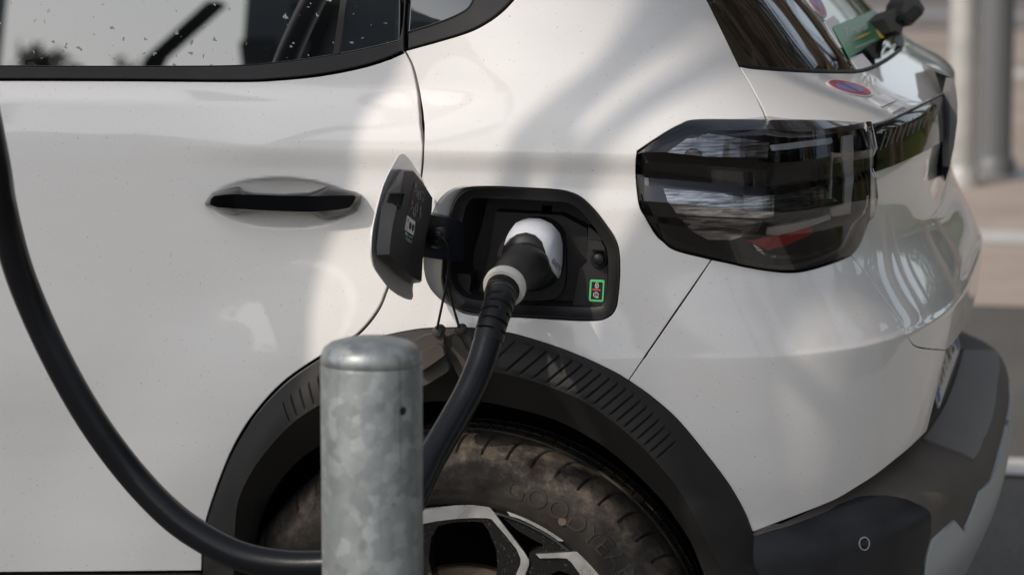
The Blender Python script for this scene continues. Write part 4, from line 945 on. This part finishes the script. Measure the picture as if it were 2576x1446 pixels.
fdec('warning_tab', ff([(502, 305), (512, 318), (508, 355), (498, 345)]), .0311, .0003, pink_m); fdec('warning_tab', ff([(470, 465), (480, 475), (477, 505), (466, 498)]), .0311, .0003, pink_m)
# hinge arm
ar = [((1069, 538), -.055), ((1100, 543), -.04), ((1128, 549), -.02), ((1150, 554), .0), ((1162, 560), .016), ((1168, 572), .028), ((1168, 655), .028), ((1156, 659), .01), ((1114, 654), -.025), ((1053, 645), -.055)]
A_ = [aty(*p, y_) for p, y_ in ar]; arm = slab('hinge_arm', A_, [p+Vector((-.012, .03, .0)) for p in A_], flap, mat('arm_plastic', (.014, .017, .023), .42), True)
kn = disc('tether_knob', 1096, 600, -.062, -.03, .0125, flap, rubber_m, .006)
disc('tether_boss', 1098, 597, -.072, -.055, .006, kn, rubber_m, .002)

# =================================================================== dust caps and tethers
caps = empty('dust_cap', tuple(aty(1098, 835, -.05))); tag(caps, 'round black dust cap hanging on a cord, turned sunlit face out with a raised bar', 'dust cap', 'dust caps hanging from the charge flap')
caps2 = empty('dust_cap', tuple(aty(1157, 835, -.05))); tag(caps2, 'narrower black dust cap hanging on a cord against the charging cable', 'dust cap', 'dust caps hanging from the charge flap')
def zc(l): return [(1005.9+.2783*x, 771.2+.2783*y) for x, y in l]
def local(o, root): o.location = -root.location; return o
c1 = [(300, 240), (330, 262), (360, 255), (378, 240), (400, 290), (392, 340), (402, 420), (430, 500), (446, 545), (430, 592), (340, 650), (240, 712), (190, 722), (100, 700), (20, 600), (0, 500), (30, 400), (90, 345), (130, 305), (200, 262), (260, 250)]
def capslab(pts, y0, th_, root, m_, nm, tilt=0):
    P = [tuple(p) for p in spline(zc(pts), closed=True, n=4)]; cx_ = np.mean([p[0] for p in P])
    F_ = [aty(x, y, y0) for x, y in P]; c = sum(F_, Vector())/len(F_)
    rows = [[p+Vector((0, th_, 0)) for p in F_], [p+Vector((0, .002, 0)) for p in F_], [p.lerp(c, .04) for p in F_]]
    vs, fs = loft(rows, True, (True, True)); o = mesh(nm, vs, fs, root, m_, True, 40)
    bm = bmesh.new(); bm.from_mesh(o.data); bmesh.ops.recalc_face_normals(bm, faces=bm.faces); bmesh.ops.triangulate(bm, faces=[f for f in bm.faces if len(f.verts) > 4]); bm.to_mesh(o.data); bm.free()
    return local(o, root)
capslab(c1, -.062, .012, caps, cap_m, 'cap_disc')
capslab([(150, 440), (300, 352), (345, 345), (385, 360), (402, 420), (390, 450), (210, 575), (150, 590), (110, 520)], -.078, .016, caps, cap_m, 'grip_bar')
local(disc('cord_eye', 1098, 835, -.068, -.045, .0065, caps, cap_m, .002), caps)
capslab([(400, 285), (440, 258), (530, 225), (560, 222), (600, 235), (640, 262), (655, 330), (650, 450), (610, 560), (560, 640), (530, 640), (480, 545), (420, 430), (392, 350)], -.050, .012, caps2, cap_m, 'cap_disc')
capslab([(460, 300), (530, 262), (600, 380), (640, 440), (600, 560), (560, 545), (510, 430)], -.056, .006, caps2, cap_m, 'grip_bar')
local(disc('cord_eye', 1157, 830, -.060, -.045, .006, caps2, cap_m, .002), caps2)
local(tube('cord', [aty(1100, 597, -.074), aty(1112, 600, -.08), aty(1124, 618, -.08), aty(1129, 660, -.075), aty(1124, 710, -.072), aty(1112, 765, -.07), aty(1098, 832, -.068)], .0016, caps, rubber_m, 8), caps)
local(tube('cord', [aty(1124, 690, -.070), aty(1128, 720, -.068), aty(1134, 750, -.066), aty(1145, 790, -.063), aty(1157, 829, -.060)], .0016, caps2, rubber_m, 8), caps2)

# =================================================================== charging connector and cable
plug = empty('charging_cable', tuple(aty(1272, 717, -.15))); tag(plug, 'thick black charging cable with white-shelled plug pushed into the car, looping behind the bollard', 'charging cable')
# nose: rounded D section lofted out of the socket
nose_px = z2([(598, 640), (630, 540), (690, 460), (790, 425), (900, 430), (1000, 475), (1065, 550), (1086, 640), (1086, 800), (1065, 930), (1000, 1010), (880, 1050), (740, 1040), (640, 980), (590, 880), (582, 760)])
NP = np.array(spline(nose_px, closed=True, n=6)); ncx, ncy = NP.mean(0)
rows = []
for k, y_ in ((.96, .085), (1.0, .05), (1.0, .022), (.985, .010), (.94, .0), (.86, -.008), (.74, -.014), (.55, -.02), (.3, -.022)):
    off_ = (y_-.022)
    rows.append([aty(ncx+(x-ncx)*k, ncy+(y-ncy)*k, .03)+Vector((0, y_-.03, 0)) for x, y in NP])
vs, fs = loft(rows, True, (False, True)); nose = mesh('plug_nose', vs, [f[::-1] for f in fs], plug, rubber_m, True, 60); local(nose, plug)
NB = BVHTree.FromPolygons([Vector(v) for v in vs], fs)
cov = z2([(592, 655), (612, 590), (640, 535), (690, 465), (740, 440), (800, 420), (900, 424), (1000, 470), (1070, 550), (1092, 640), (1090, 800), (1076, 900), (1058, 945), (1010, 880), (975, 800), (950, 700), (920, 620), (860, 565), (780, 542), (700, 558), (640, 598), (602, 645)])
cv = decal('plug_shell', cov, plug, whiteplug_m, NB, .0022, .004, True, sp=6); local(cv, plug)
lt = px_text('IONITY', z2([(985, 812), (1045, 905), (1085, 845), (1010, 745)]), 3.5, 1.15, 1.0, plug, blk_m, .0028, NB); local(lt, plug)
h0 = aty(1318, 672, -.030); rg = aty(1272, 715, -.150)
hd = tube('plug_handle', [aty(1326, 668, .02), h0, h0.lerp(rg, .3)+Vector((0, 0, .004)), h0.lerp(rg, .65)+Vector((0, 0, .004)), rg], [.030, .030, .0265, .0240, .0225], plug, rubber_m, 40, 8); local(hd, plug)
dirn = Vector((-.10, -.93, -.36)).normalized()
c_ = rg+dirn*.002
u_ = dirn.orthogonal().normalized(); v_ = dirn.cross(u_)
rows = []
for r_, k in ((.0215, .0), (.0245, .000), (.0258, .004), (.0258, .010), (.0245, .014), (.0205, .0145), (.0195, .012), (.0190, .006)):
    rows.append([c_+dirn*(k-.004)+(u_*math.cos(a)+v_*math.sin(a))*r_ for a in np.linspace(0, 2*math.pi, 65)[:-1]])
vs, fs = loft(rows, True); local(mesh('collar_ring', vs, fs, plug, ring_m, True, 35), plug)
SR = [c_+dirn*.002, c_+dirn*.022, aty(1257, 755, -.192), aty(1246, 790, -.212), aty(1236, 822, -.224), aty(1228, 858, -.232)]
def slots(s, a):
    p = .0105; k = s/p; i_ = int(k); f_ = abs(k-i_-.5)*p
    if s < .006 or s > .094: return 0
    ph_ = (a/(2*math.pi)+(.25 if i_ % 2 else .0))*2 % 1.0; w_ = .40 if i_ % 2 else .40
    m_ = 1 if abs(ph_-.5) < w_ else 0
    return -.0036*m_*max(0, 1-(f_/.0016)**4)
local(tube('strain_relief', SR, [.0195, .0192, .0185, .018, .0178, .0180], plug, rubber_m, 72, 44, slots), plug)
hose = [aty(1233, 835, -.228), aty(1222, 875, -.236), aty(1206, 925, -.246), aty(1180, 985, -.262), aty(1150, 1040, -.280), aty(1112, 1105, -.305), aty(1078, 1165, -.33), aty(1045, 1235, -.36), aty(1010, 1310, -.385), aty(960, 1375, -.40), aty(890, 1412, -.41), aty(800, 1421, -.41), aty(700, 1418, -.41), aty(600, 1396, -.41), aty(500, 1345, -.41), aty(420, 1285, -.41), aty(330, 1190, -.41), aty(240, 1070, -.42), aty(160, 935, -.43), aty(90, 790, -.44), aty(40, 660, -.46), aty(5, 520, -.49), aty(-15, 400, -.54), aty(-60, 180, -.60), aty(-110, -50, -.68), aty(-170, -350, -.80), aty(-260, -800, -1.0)]
hose += [Vector((-.62, -1.6, 2.25)), Vector((-.75, -2.25, 2.6))]
local(tube('hose', hose, .0172, plug, hose_m, 36, 14), plug)

# =================================================================== bollard
galv = mat('galvanised_steel', (.35, .37, .37), .42, Metallic=.55); t, b = nodes(galv)
tc = t.nodes.new('ShaderNodeTexCoord'); vo = t.nodes.new('ShaderNodeTexVoronoi'); vo.inputs['Scale'].default_value = 78
n1 = noise(galv, 38, 6, rough=.75); am = t.nodes.new('ShaderNodeVectorMath'); am.operation = 'MULTIPLY_ADD'; t.links.new(n1.outputs[1], am.inputs[0]); am.inputs[1].default_value = (.03,)*3; t.links.new(tc.outputs['Object'], am.inputs[2]); t.links.new(am.outputs[0], vo.inputs['Vector'])
rv_ = ramp(galv, vo.outputs['Color'], [(.2, .25), (.6, .5), (.95, .8)]); n2 = noise(galv, 26, 8, stretch=(1, 1, .45), rough=.7)
mm = t.nodes.new('ShaderNodeMix'); mm.inputs[0].default_value = .5; t.links.new(rv_.outputs[0], mm.inputs[2]); t.links.new(n2.outputs[0], mm.inputs[3])
rc = ramp(galv, mm.outputs[0], [(.28, (.19, .205, .21)), (.48, (.27, .29, .29)), (.70, (.38, .405, .40))]); t.links.new(rc.outputs[0], b.inputs['Base Color'])
n4 = noise(galv, 7, 3, stretch=(14, 14, .7)); r4 = ramp(galv, n4.outputs[0], [(.62, 1.0), (.72, .62)]); m4 = t.nodes.new('ShaderNodeMix'); m4.data_type = 'RGBA'; m4.blend_type = 'MULTIPLY'; m4.inputs[0].default_value = .8; t.links.new(rc.outputs[0], m4.inputs[6]); t.links.new(r4.outputs[0], m4.inputs[7]); t.links.new(m4.outputs[2], b.inputs['Base Color'])
rr2 = ramp(galv, mm.outputs[0], [(.2, .34), (.8, .55)]); t.links.new(rr2.outputs[0], b.inputs['Roughness'])
def lathe(nm, prof, loc, m_, parent=None, n=64, sharp=40):
    rows = [[Vector((r_*math.cos(a), r_*math.sin(a), z_)) for a in np.linspace(0, 2*math.pi, n+1)[:-1]] for r_, z_ in prof]
    vs, fs = loft(rows, True, (True, True)); o = mesh(nm, vs, fs, parent, m_, True, sharp); o.location = loc; return o
DB = 3.55; bp = CP+ray(931, 905)*DB; rb = 128.5/FPX*DB
bol = empty('steel_bollard', (bp.x, bp.y+rb*.1, 0)); tag(bol, 'round-topped galvanised steel bollard standing in front of the rear wheel', 'bollard')
zt = (CP+ray(931, 870)*DB).z
lathe('post', [(rb, 0), (rb, zt-.022), (rb*.985, zt-.019)], (0, 0, 0), galv, bol)
lathe('post_cap', [(rb*.97, zt-.0195), (rb*.998, zt-.018), (rb*.995, zt-.010), (rb*.93, zt-.002), (rb*.8, zt+.003), (rb*.5, zt+.0075), (rb*.01, zt+.009)], (0, 0, 0), galv, bol, sharp=60)
lathe('base_flange', [(rb*1.9, 0.001), (rb*1.9, .012), (rb*1.02, .014)], (0, 0, 0), galv, bol)
ca__ = math.radians(-40); hp = Vector((rb*math.cos(ca__), rb*math.sin(ca__), zt-.062)); hn = Vector((math.cos(ca__), math.sin(ca__), 0)); ht = Vector((-hn.y, hn.x, 0))
L_ = [hp+ht*.004*math.cos(a)+Vector((0, 0, .0045*math.sin(a)))+hn*.0006 for a in np.linspace(0, 6.28, 15)[:-1]]
slab('vent_hole', L_, [p-hn*.004 for p in L_], bol, dark_m)
# =================================================================== background poles
pole_m = mat('galvanised_pole', (.42, .41, .39), .45, Metallic=.25)
n1 = noise(pole_m, 8, 5); rr = ramp(pole_m, n1.outputs[0], [(.3, (.36, .36, .34)), (.7, (.52, .51, .48))]); pole_m.node_tree.links.new(rr.outputs[0], nodes(pole_m)[1].inputs['Base Color'])
p1 = atz(2416, 470, 0); p2 = atz(2499, 442, 0)
def pole(nm, p, r_, lab, m_):
    e = empty(nm, (p.x, p.y, 0)); tag(e, lab, 'pole', 'steel poles behind the car')
    lathe('shaft', [(r_, 0), (r_, 5.2), (r_*.9, 5.22)], (0, 0, 0), m_, e); lathe('base_collar', [(r_*1.25, .0), (r_*1.25, .06), (r_*1.02, .08)], (0, 0, 0), m_, e)
pole('steel_pole', p1, .053, 'pale sunlit steel pole rising right behind the far tail lamp', pole_m)
pole('steel_pole', p2, .068, 'wider darker grey steel pole just right of the pale one', mat('grey_pole', (.16, .165, .17), .5, Metallic=.3))

# =================================================================== unseen station sheets cut to cast the curved shadows; pillars mirrored in the window
stn_m = mat('station_grey', (.10, .105, .11), .5); stn2_m = mat('station_dark', (.20, .23, .26), .5)
def cast(px, py, yp):
    """point on the vertical plane y=yp that shades the body point seen at this pixel"""
    h = hit(px, py); p = aty(px, py, min(h[0].y, .2) if h[0] is not None else .2); k = (yp-p.y)/SUND.y; return p+SUND*k
def shade(nm, pts, yp, root, th_=.008, m_=None, extra=()):
    A_ = [cast(x, y, yp) for x, y in pts]+[Vector(e) for e in extra]
    return slab(nm, A_, [p+Vector((0, -th_, 0)) for p in A_], root, m_ or stn_m)
YS = -1.9
stn = empty('charging_station', (0, 0, 0)); tag(stn, 'unseen charging station hoops with grey sheets added to shade the car side', 'charging station')
shade('shade_panel', [(1010, 120), (985, 195), (945, 240), (905, 290), (888, 350), (880, 440), (862, 530), (822, 600), (792, 680), (777, 760), (770, 900), (765, 1100), (765, 1470), (300, 1480), (-70, 1480), (-70, 100), (300, 30), (900, 20), (1010, 60)], YS, stn)  # sheet added to shade the door, outlined along the shadow edge
def band(L, R): return [tuple(p) for p in spline(L, n=5)]+[tuple(p) for p in spline(R[::-1], n=5)]
shade('hoop', band([(1640, -70), (1606, 0), (1509, 143), (1382, 245), (1295, 326), (1265, 393), (1248, 454), (1240, 520)], [(2050, -200), (1900, -60), (1743, 77), (1637, 138), (1535, 219), (1458, 296), (1423, 352), (1362, 372), (1340, 420), (1330, 454), (1322, 520)]), YS, stn)
shade('hoop', band([(1990, -10), (1860, 80), (1743, 153), (1586, 245), (1509, 301), (1443, 357), (1385, 390), (1374, 454), (1370, 520)], [(2060, 60), (1900, 140), (1743, 214), (1637, 275), (1560, 337), (1525, 367), (1509, 408), (1484, 474), (1470, 520)]), YS-.2, stn)
shade('shade_panel', [(1660, 500), (1601, 540), (1560, 610), (1530, 680), (1500, 780), (1490, 900), (1485, 1100), (1478, 1480), (2180, 1480), (2180, 640), (1950, 560), (1800, 500)], YS+.1, stn)  # unseen sheet added to shade the rear flank, cut to its shadow edge
for x_ in (-3.4, 2.6): 
    mesh('leg', [(x_+a, YS-.12+b_, c) for c in (0, 2.6) for a, b_ in ((-.05, -.05), (.05, -.05), (.05, .05), (-.05, .05))], [(0, 1, 5, 4), (1, 2, 6, 5), (2, 3, 7, 6), (3, 0, 4, 7)], stn, stn_m)

def refl(px, py, yp):
    h = hit(px, py); u_, z_ = uv(px, py); n_ = Vector(NORM(u_, z_)); n_ = n_ if n_.y < 0 else -n_
    d_ = ray(px, py); r_ = d_-2*d_.dot(n_)*n_; return h[0]+r_*((yp-h[0].y)/r_.y)
pil = empty('charging_pillar', tuple(Vector((refl(700, 100, -6).x, -6.2, 0)))); tag(pil, 'tall dark charging pillar with vertical lettering facing the car side', 'charging pillar')
a_ = refl(562, 150, -6); b_ = refl(968, 108, -6); c_2 = refl(640, 8, -6)
def pb(nm, P, m_, th_=.35, par=pil):
    o = slab(nm, P, [p+Vector((0, -th_, 0)) for p in P], par, m_); o.location = -par.location; return o
xl, xr_ = sorted((a_.x, b_.x)); sh = c_2.x-a_.x
pb('pillar_body', [Vector((a_.x-sh*.0, -6, 0)), Vector((b_.x, -6, 0)), Vector((b_.x+sh*.6, -6, 2.9)), Vector((a_.x+sh*.9, -6, 2.9))], stn2_m)
pb('pillar_screen', [refl(x, y, -5.99) for x, y in ((604, 160), (598, 108), (612, 97), (680, 94), (694, 104), (690, 152))], mat('screen_black', (.004, .004, .004), .2), .03)
pb('pillar_groove', [refl(x, y, -5.99) for x, y in ((720, 150), (732, 100), (744, 100), (735, 148))], dark_m, .01)
q4 = [refl(x, y, -5.96) for x, y in ((762, 148), (784, 80), (806, 4), (846, 4), (815, 80), (790, 145))]; q4 = [q4[0]+(q4[0]-q4[1])*1.5]+q4+[q4[-1]+(q4[-1]-q4[-2])*1.5]
pb('pillar_trim', q4, dark_m, .05)
def ptext(x, y, z): return refl(752-y*62, 66-(x+1.75)*30, -5.985)
lt = text_obj('pillar_lettering', 'IONITY', lambda x, y, z: ptext(max(x, -1.75), y, z) if 66-(x+1.75)*30 > 3 else Vector((b_.x, -6.05, 1.5)), pil, dark_m, 1.0); lt.location = -pil.location
pst = empty('cable_post', (refl(385, 160, -5).x, -5.1, 0)); tag(pst, 'slanting black cable arm beside the dark charging pillar', 'post')
P_ = [refl(x, y, -5) for x, y in ((353, 166), (366, 140), (518, 3), (550, 3), (398, 140), (387, 166))]
lo_ = [P_[0]+(P_[0]-P_[1])*2, P_[-1]+(P_[-1]-P_[-2])*2]
o = slab('arm', [lo_[0]]+P_+[lo_[1]], [p+Vector((0, -.08, 0)) for p in [lo_[0]]+P_+[lo_[1]]], pst, dark_m); o.location = -pst.location
# =================================================================== trees
bark_m = mat('bark', (.10, .075, .05), .9); n1 = noise(bark_m, 6, 6, stretch=(1, 1, .3)); rr = ramp(bark_m, n1.outputs[0], [(.3, (.06, .045, .03)), (.7, (.20, .15, .10))]); bark_m.node_tree.links.new(rr.outputs[0], nodes(bark_m)[1].inputs['Base Color'])
def tree_mesh(seed, H=9, lev=5):
    rnd = random.Random(seed); tv = []; tf = []; kv = []; kf = []
    def seg_(vs, fs, a, b_, ra, rb_, n):
        d = (b_-a).normalized(); u_ = d.orthogonal().normalized(); v_ = d.cross(u_); s = len(vs)
        for c, r_ in ((a, ra), (b_, rb_)):
            for j in range(n): q = 2*math.pi*j/n; vs.append(c+(u_*math.cos(q)+v_*math.sin(q))*r_)
        for j in range(n): k = (j+1) % n; fs.append((s+j, s+k, s+n+k, s+n+j))
    def grow(p, d, L, r_, lv):
        n = 4 if lv < 3 else 3; q = p
        vs, fs = (tv, tf) if lv == 0 else (kv, kf)
        for i in range(n):
            d2 = (d+Vector((rnd.uniform(-1, 1), rnd.uniform(-1, 1), rnd.uniform(-.4, .7)))*(.10 if lv == 0 else .24)).normalized()
            q2 = q+d2*(L/n); r0 = r_*(1-.5*i/n); r1 = r_*(1-.5*(i+1)/n); seg_(vs, fs, q, q2, r0, r1, 9 if lv < 2 else (5 if lv < 4 else 3)); q = q2; d = d2
            if lv < lev and (i > 0 or lv > 0):
                for _ in range(2 if lv < 3 else rnd.choice((1, 2, 2))):
                    ax = Vector((rnd.uniform(-1, 1), rnd.uniform(-1, 1), rnd.uniform(-.1, 1))).normalized()
                    dd = (d+ax*rnd.uniform(.7, 1.2)).normalized(); grow(q, dd, L*rnd.uniform(.5, .72), r1*.62, lv+1)
    grow(Vector((0, 0, 0)), Vector((0, 0, 1)), H*.5, H*.022, 0)
    mt = bpy.data.meshes.new('trunk'); mt.from_pydata([tuple(v) for v in tv], [], tf); mt.materials.append(bark_m)
    mk = bpy.data.meshes.new('crown'); mk.from_pydata([tuple(v) for v in kv], [], kf); mk.materials.append(bark_m)
    return mt, mk
TM = [tree_mesh(s, 9, 5) for s in (1, 2, 3)]
spots = [(4.2, 6.2, 1.0, 0), (6.8, 7.4, 1.15, 1), (3.2, 11.5, 1.2, 2), (9.5, 5.0, 1.1, 0), (7.5, 12.5, 1.3, 1), (12.5, 9.5, 1.3, 2), (5.4, 3.6, .8, 2), (11.5, 1.0, 1.2, 0), (10, -6, 1.2, 1), (-6, 13.5, 1.3, 0), (-3.5, 17, 1.3, 2)]
words = ['nearest right of the car', 'second right behind the nearest', 'behind the car to its right', 'right of the row', 'tall one far right behind', 'outermost at the right rear', 'smallest, just past the rear bumper', 'beside the road to the right', 'right of the charging bay', 'left beyond the car park', 'far left by the verge']
for (x, y, s, k), wd in zip(spots, words):
    e = empty('bare_tree', (x, y, 0)); e.scale = (s,)*3; e.rotation_euler = (0, 0, random.uniform(0, 6.28)); tag(e, 'leafless spring tree, '+wd, 'tree', 'bare trees round the car park')
    link('trunk', TM[k][0], e); link('crown', TM[k][1], e)

# hedge behind the charging bay and rough green bank right of the car: seen mirrored in the paint
leaf_m = mat('hedge_leaf', (.06, .07, .03), .7)
rnd = random.Random(5)
def leafmass(nm, boxf, n, sz, m_, lab, cat):
    vs = []; fs = []
    for i in range(n):
        p = boxf(rnd); a = Vector((rnd.uniform(-1, 1), rnd.uniform(-1, 1), rnd.uniform(-1, 1))).normalized()*sz*rnd.uniform(.5, 1.3); b_ = a.orthogonal().normalized()*sz*.6
        s_ = len(vs); vs += [p-a, p+b_, p+a, p-b_]; fs.append((s_, s_+1, s_+2, s_+3))
    tag(mesh(nm, vs, fs, None, m_), lab, cat, kind='stuff')
leafmass('far_hedge', lambda r: Vector((r.uniform(-45, 45), -38-r.random()*2.5, (r.random()**1.3)*(2.6+.8*math.sin(r.uniform(0, 50))))), 16000, .28, leaf_m, 'low brown green hedge along the far side of the car park', 'hedge')
bank_m = mat('bank_grass', (.075, .10, .025), .9); n1 = noise(bank_m, 2.5, 5); r1 = ramp(bank_m, n1.outputs[0], [(.3, (.07, .10, .025)), (.7, (.17, .17, .07))]); bank_m.node_tree.links.new(r1.outputs[0], nodes(bank_m)[1].inputs['Base Color'])
vs = [(3.0, 2.2, .01), (30, 2.2, .01), (30, 30, .01), (3.6, 30, .01)]; fs = [(0, 1, 2, 3)]
for i in range(14000):
    x = rnd.uniform(3.1, 12); y = rnd.uniform(2.3, 16); h = rnd.uniform(.05, .22); s_ = len(vs)
    vs += [(x-.02, y, .01), (x+.02, y+.01, .01), (x+rnd.uniform(-.06, .06), y+rnd.uniform(-.06, .06), h)]; fs.append((s_, s_+1, s_+2))
tag(mesh('grass_bank', vs, fs, None, bank_m), 'green grass strip under the bare trees right of the car', 'grass', kind='stuff')

for i, (y, h_) in enumerate(((-6, 3.8),)):
    leafmass('tall_hedge', lambda r: Vector((26+r.random()*2+.6*math.sin(r.uniform(0, 9)), r.uniform(-30, 34), r.random()**.8*(4.6+.9*math.sin(r.uniform(0, 60))))), 26000, .26, leaf_m, 'tall dark evergreen hedge far to the right of the car', 'hedge')
for (x, y, sc_, k), wd in zip(((9.0, -2.5, 1.2, 2), (7.6, 1.6, 1.0, 1), (11.5, 14.5, 1.3, 0), (3.0, 15.5, 1.0, 2)), ('in front of the tall hedge, nearer the bay', 'in front of the tall hedge, level with the rear bumper', 'far right in the corner by the hedge', 'past the road behind the poles')):
    e = empty('bare_tree', (x, y, 0)); e.scale = (sc_,)*3; e.rotation_euler = (0, 0, rnd.uniform(0, 6.28)); tag(e, 'leafless spring tree standing '+wd, 'tree', 'bare trees round the car park')
    link('trunk', TM[k][0], e); link('crown', TM[k][1], e)

leafmass('back_hedge', lambda r: Vector((r.uniform(-30, 30), 38+r.random()*2, r.random()**.8*(3.4+.9*math.sin(r.uniform(0, 60))))), 20000, .28, leaf_m, 'dark green hedge far beyond the road behind the poles', 'hedge')

for n_, (x, y, sc_, k) in enumerate(((5.6, 9.4, 1.0, 1), (4.6, 8.2, .9, 2), (8.3, 9.8, 1.1, 0), (7.0, 5.6, 1.0, 2), (9.6, 7.6, 1.1, 1), (10.2, 12.5, 1.2, 0), (6.2, 12.8, 1.1, 1))):
    e = empty('bare_tree', (x, y, 0)); e.scale = (sc_,)*3; e.rotation_euler = (0, 0, rnd.uniform(0, 6.28)); tag(e, ('slender leafless tree in the clump on the grass, ' + ('middle', 'closest to the road', 'under the hedge side', 'front right', 'right edge', 'back corner', 'back left')[n_]), 'tree', 'bare trees round the car park')
    link('trunk', TM[k][0], e); link('crown', TM[k][1], e)

# a dark hatchback parked across the lane, seen only mirrored in the door
c2 = empty('parked_car', (-2.6, -11, 0)); tag(c2, 'dark grey hatchback parked across the lane behind the charging pillar', 'car')
cm2 = mat('dark_car_paint', (.03, .033, .04), .25, Coat_Weight=1.0, Coat_Roughness=.03)
def prof2(nm, P, y0, y1, m_):
    Q = [tuple(p) for p in spline(P, closed=True, n=4)] if len(P) > 6 else P
    return slab(nm, [Vector((x, y0, z)) for x, z in Q], [Vector((x, y1, z)) for x, z in Q], c2, m_)
prof2('body', [(-2.1, .35), (-2.15, .7), (-1.9, .88), (-1.2, .95), (-.4, 1.0), (1.6, 1.0), (2.0, .9), (2.1, .6), (2.05, .32), (1.0, .28), (-1.0, .28)], 0, -1.75, cm2)
prof2('cabin', [(-1.15, .93), (-.45, 1.38), (.1, 1.46), (1.1, 1.44), (1.6, 1.3), (1.9, .95), (.4, .93)], -.14, -1.61, cm2)
for P in ([(-.95, 1.0), (-.38, 1.33), (.25, 1.38), (.25, 1.0)], [(.33, 1.0), (.33, 1.38), (1.0, 1.36), (1.35, 1.02)]): prof2('side_window', P, -.13, -.15, rglass_m)
for x_ in (-1.3, 1.3):
    rows = [[Vector((x_+r_*math.sin(a), y_, .32+r_*math.cos(a))) for a in np.linspace(0, 2*math.pi, 41)[:-1]] for r_, y_ in ((.05, .01), (.2, .01), (.22, .02), (.31, .02), (.32, -.02), (.32, -.18))]
    vs, fs = loft(rows, True, (True, True)); mesh('wheel', vs, fs, c2, rubber_m, True, 30)

xa, xb = refl(15, 150, -12).x, refl(340, 150, -12).x; zt_ = refl(150, 135, -12).z
leafmass('tall_shrubs', lambda r: (lambda k: Vector((xa+(xb-xa)*k, -12-r.random()*.8, r.random()**.6*(zt_-.10+.09*math.sin(9*k)+.06*math.sin(31*k)-.12*k+r.uniform(-.12, .10)))))(r.random()), 9000, .055, leaf_m, 'ragged twiggy shrubs behind the parked dark hatchback', 'shrub')
p2x = refl(28, 60, -6).x-.21
pl2 = empty('charging_pillar', (p2x-.3, -6.2, 0)); tag(pl2, 'second plain dark charging pillar further along toward the car front', 'charging pillar')
pb('pillar_body', [Vector((p2x-.45, -6, 0)), Vector((p2x-.04, -6, 0)), Vector((p2x+.10, -6, 2.9)), Vector((p2x-.4, -6, 2.9))], stn2_m, par=pl2)
# far side of the road: a low kerb and a dark car standing in the verge bay
kb = [(-20, 21.6), (20, 21.6), (20, 21.9), (-20, 21.9)]
o = slab('kerb', [Vector((a, b_, .13)) for a, b_ in kb], [Vector((a, b_, -.02)) for a, b_ in kb], None, concrete_m); tag(o, kind='structure')
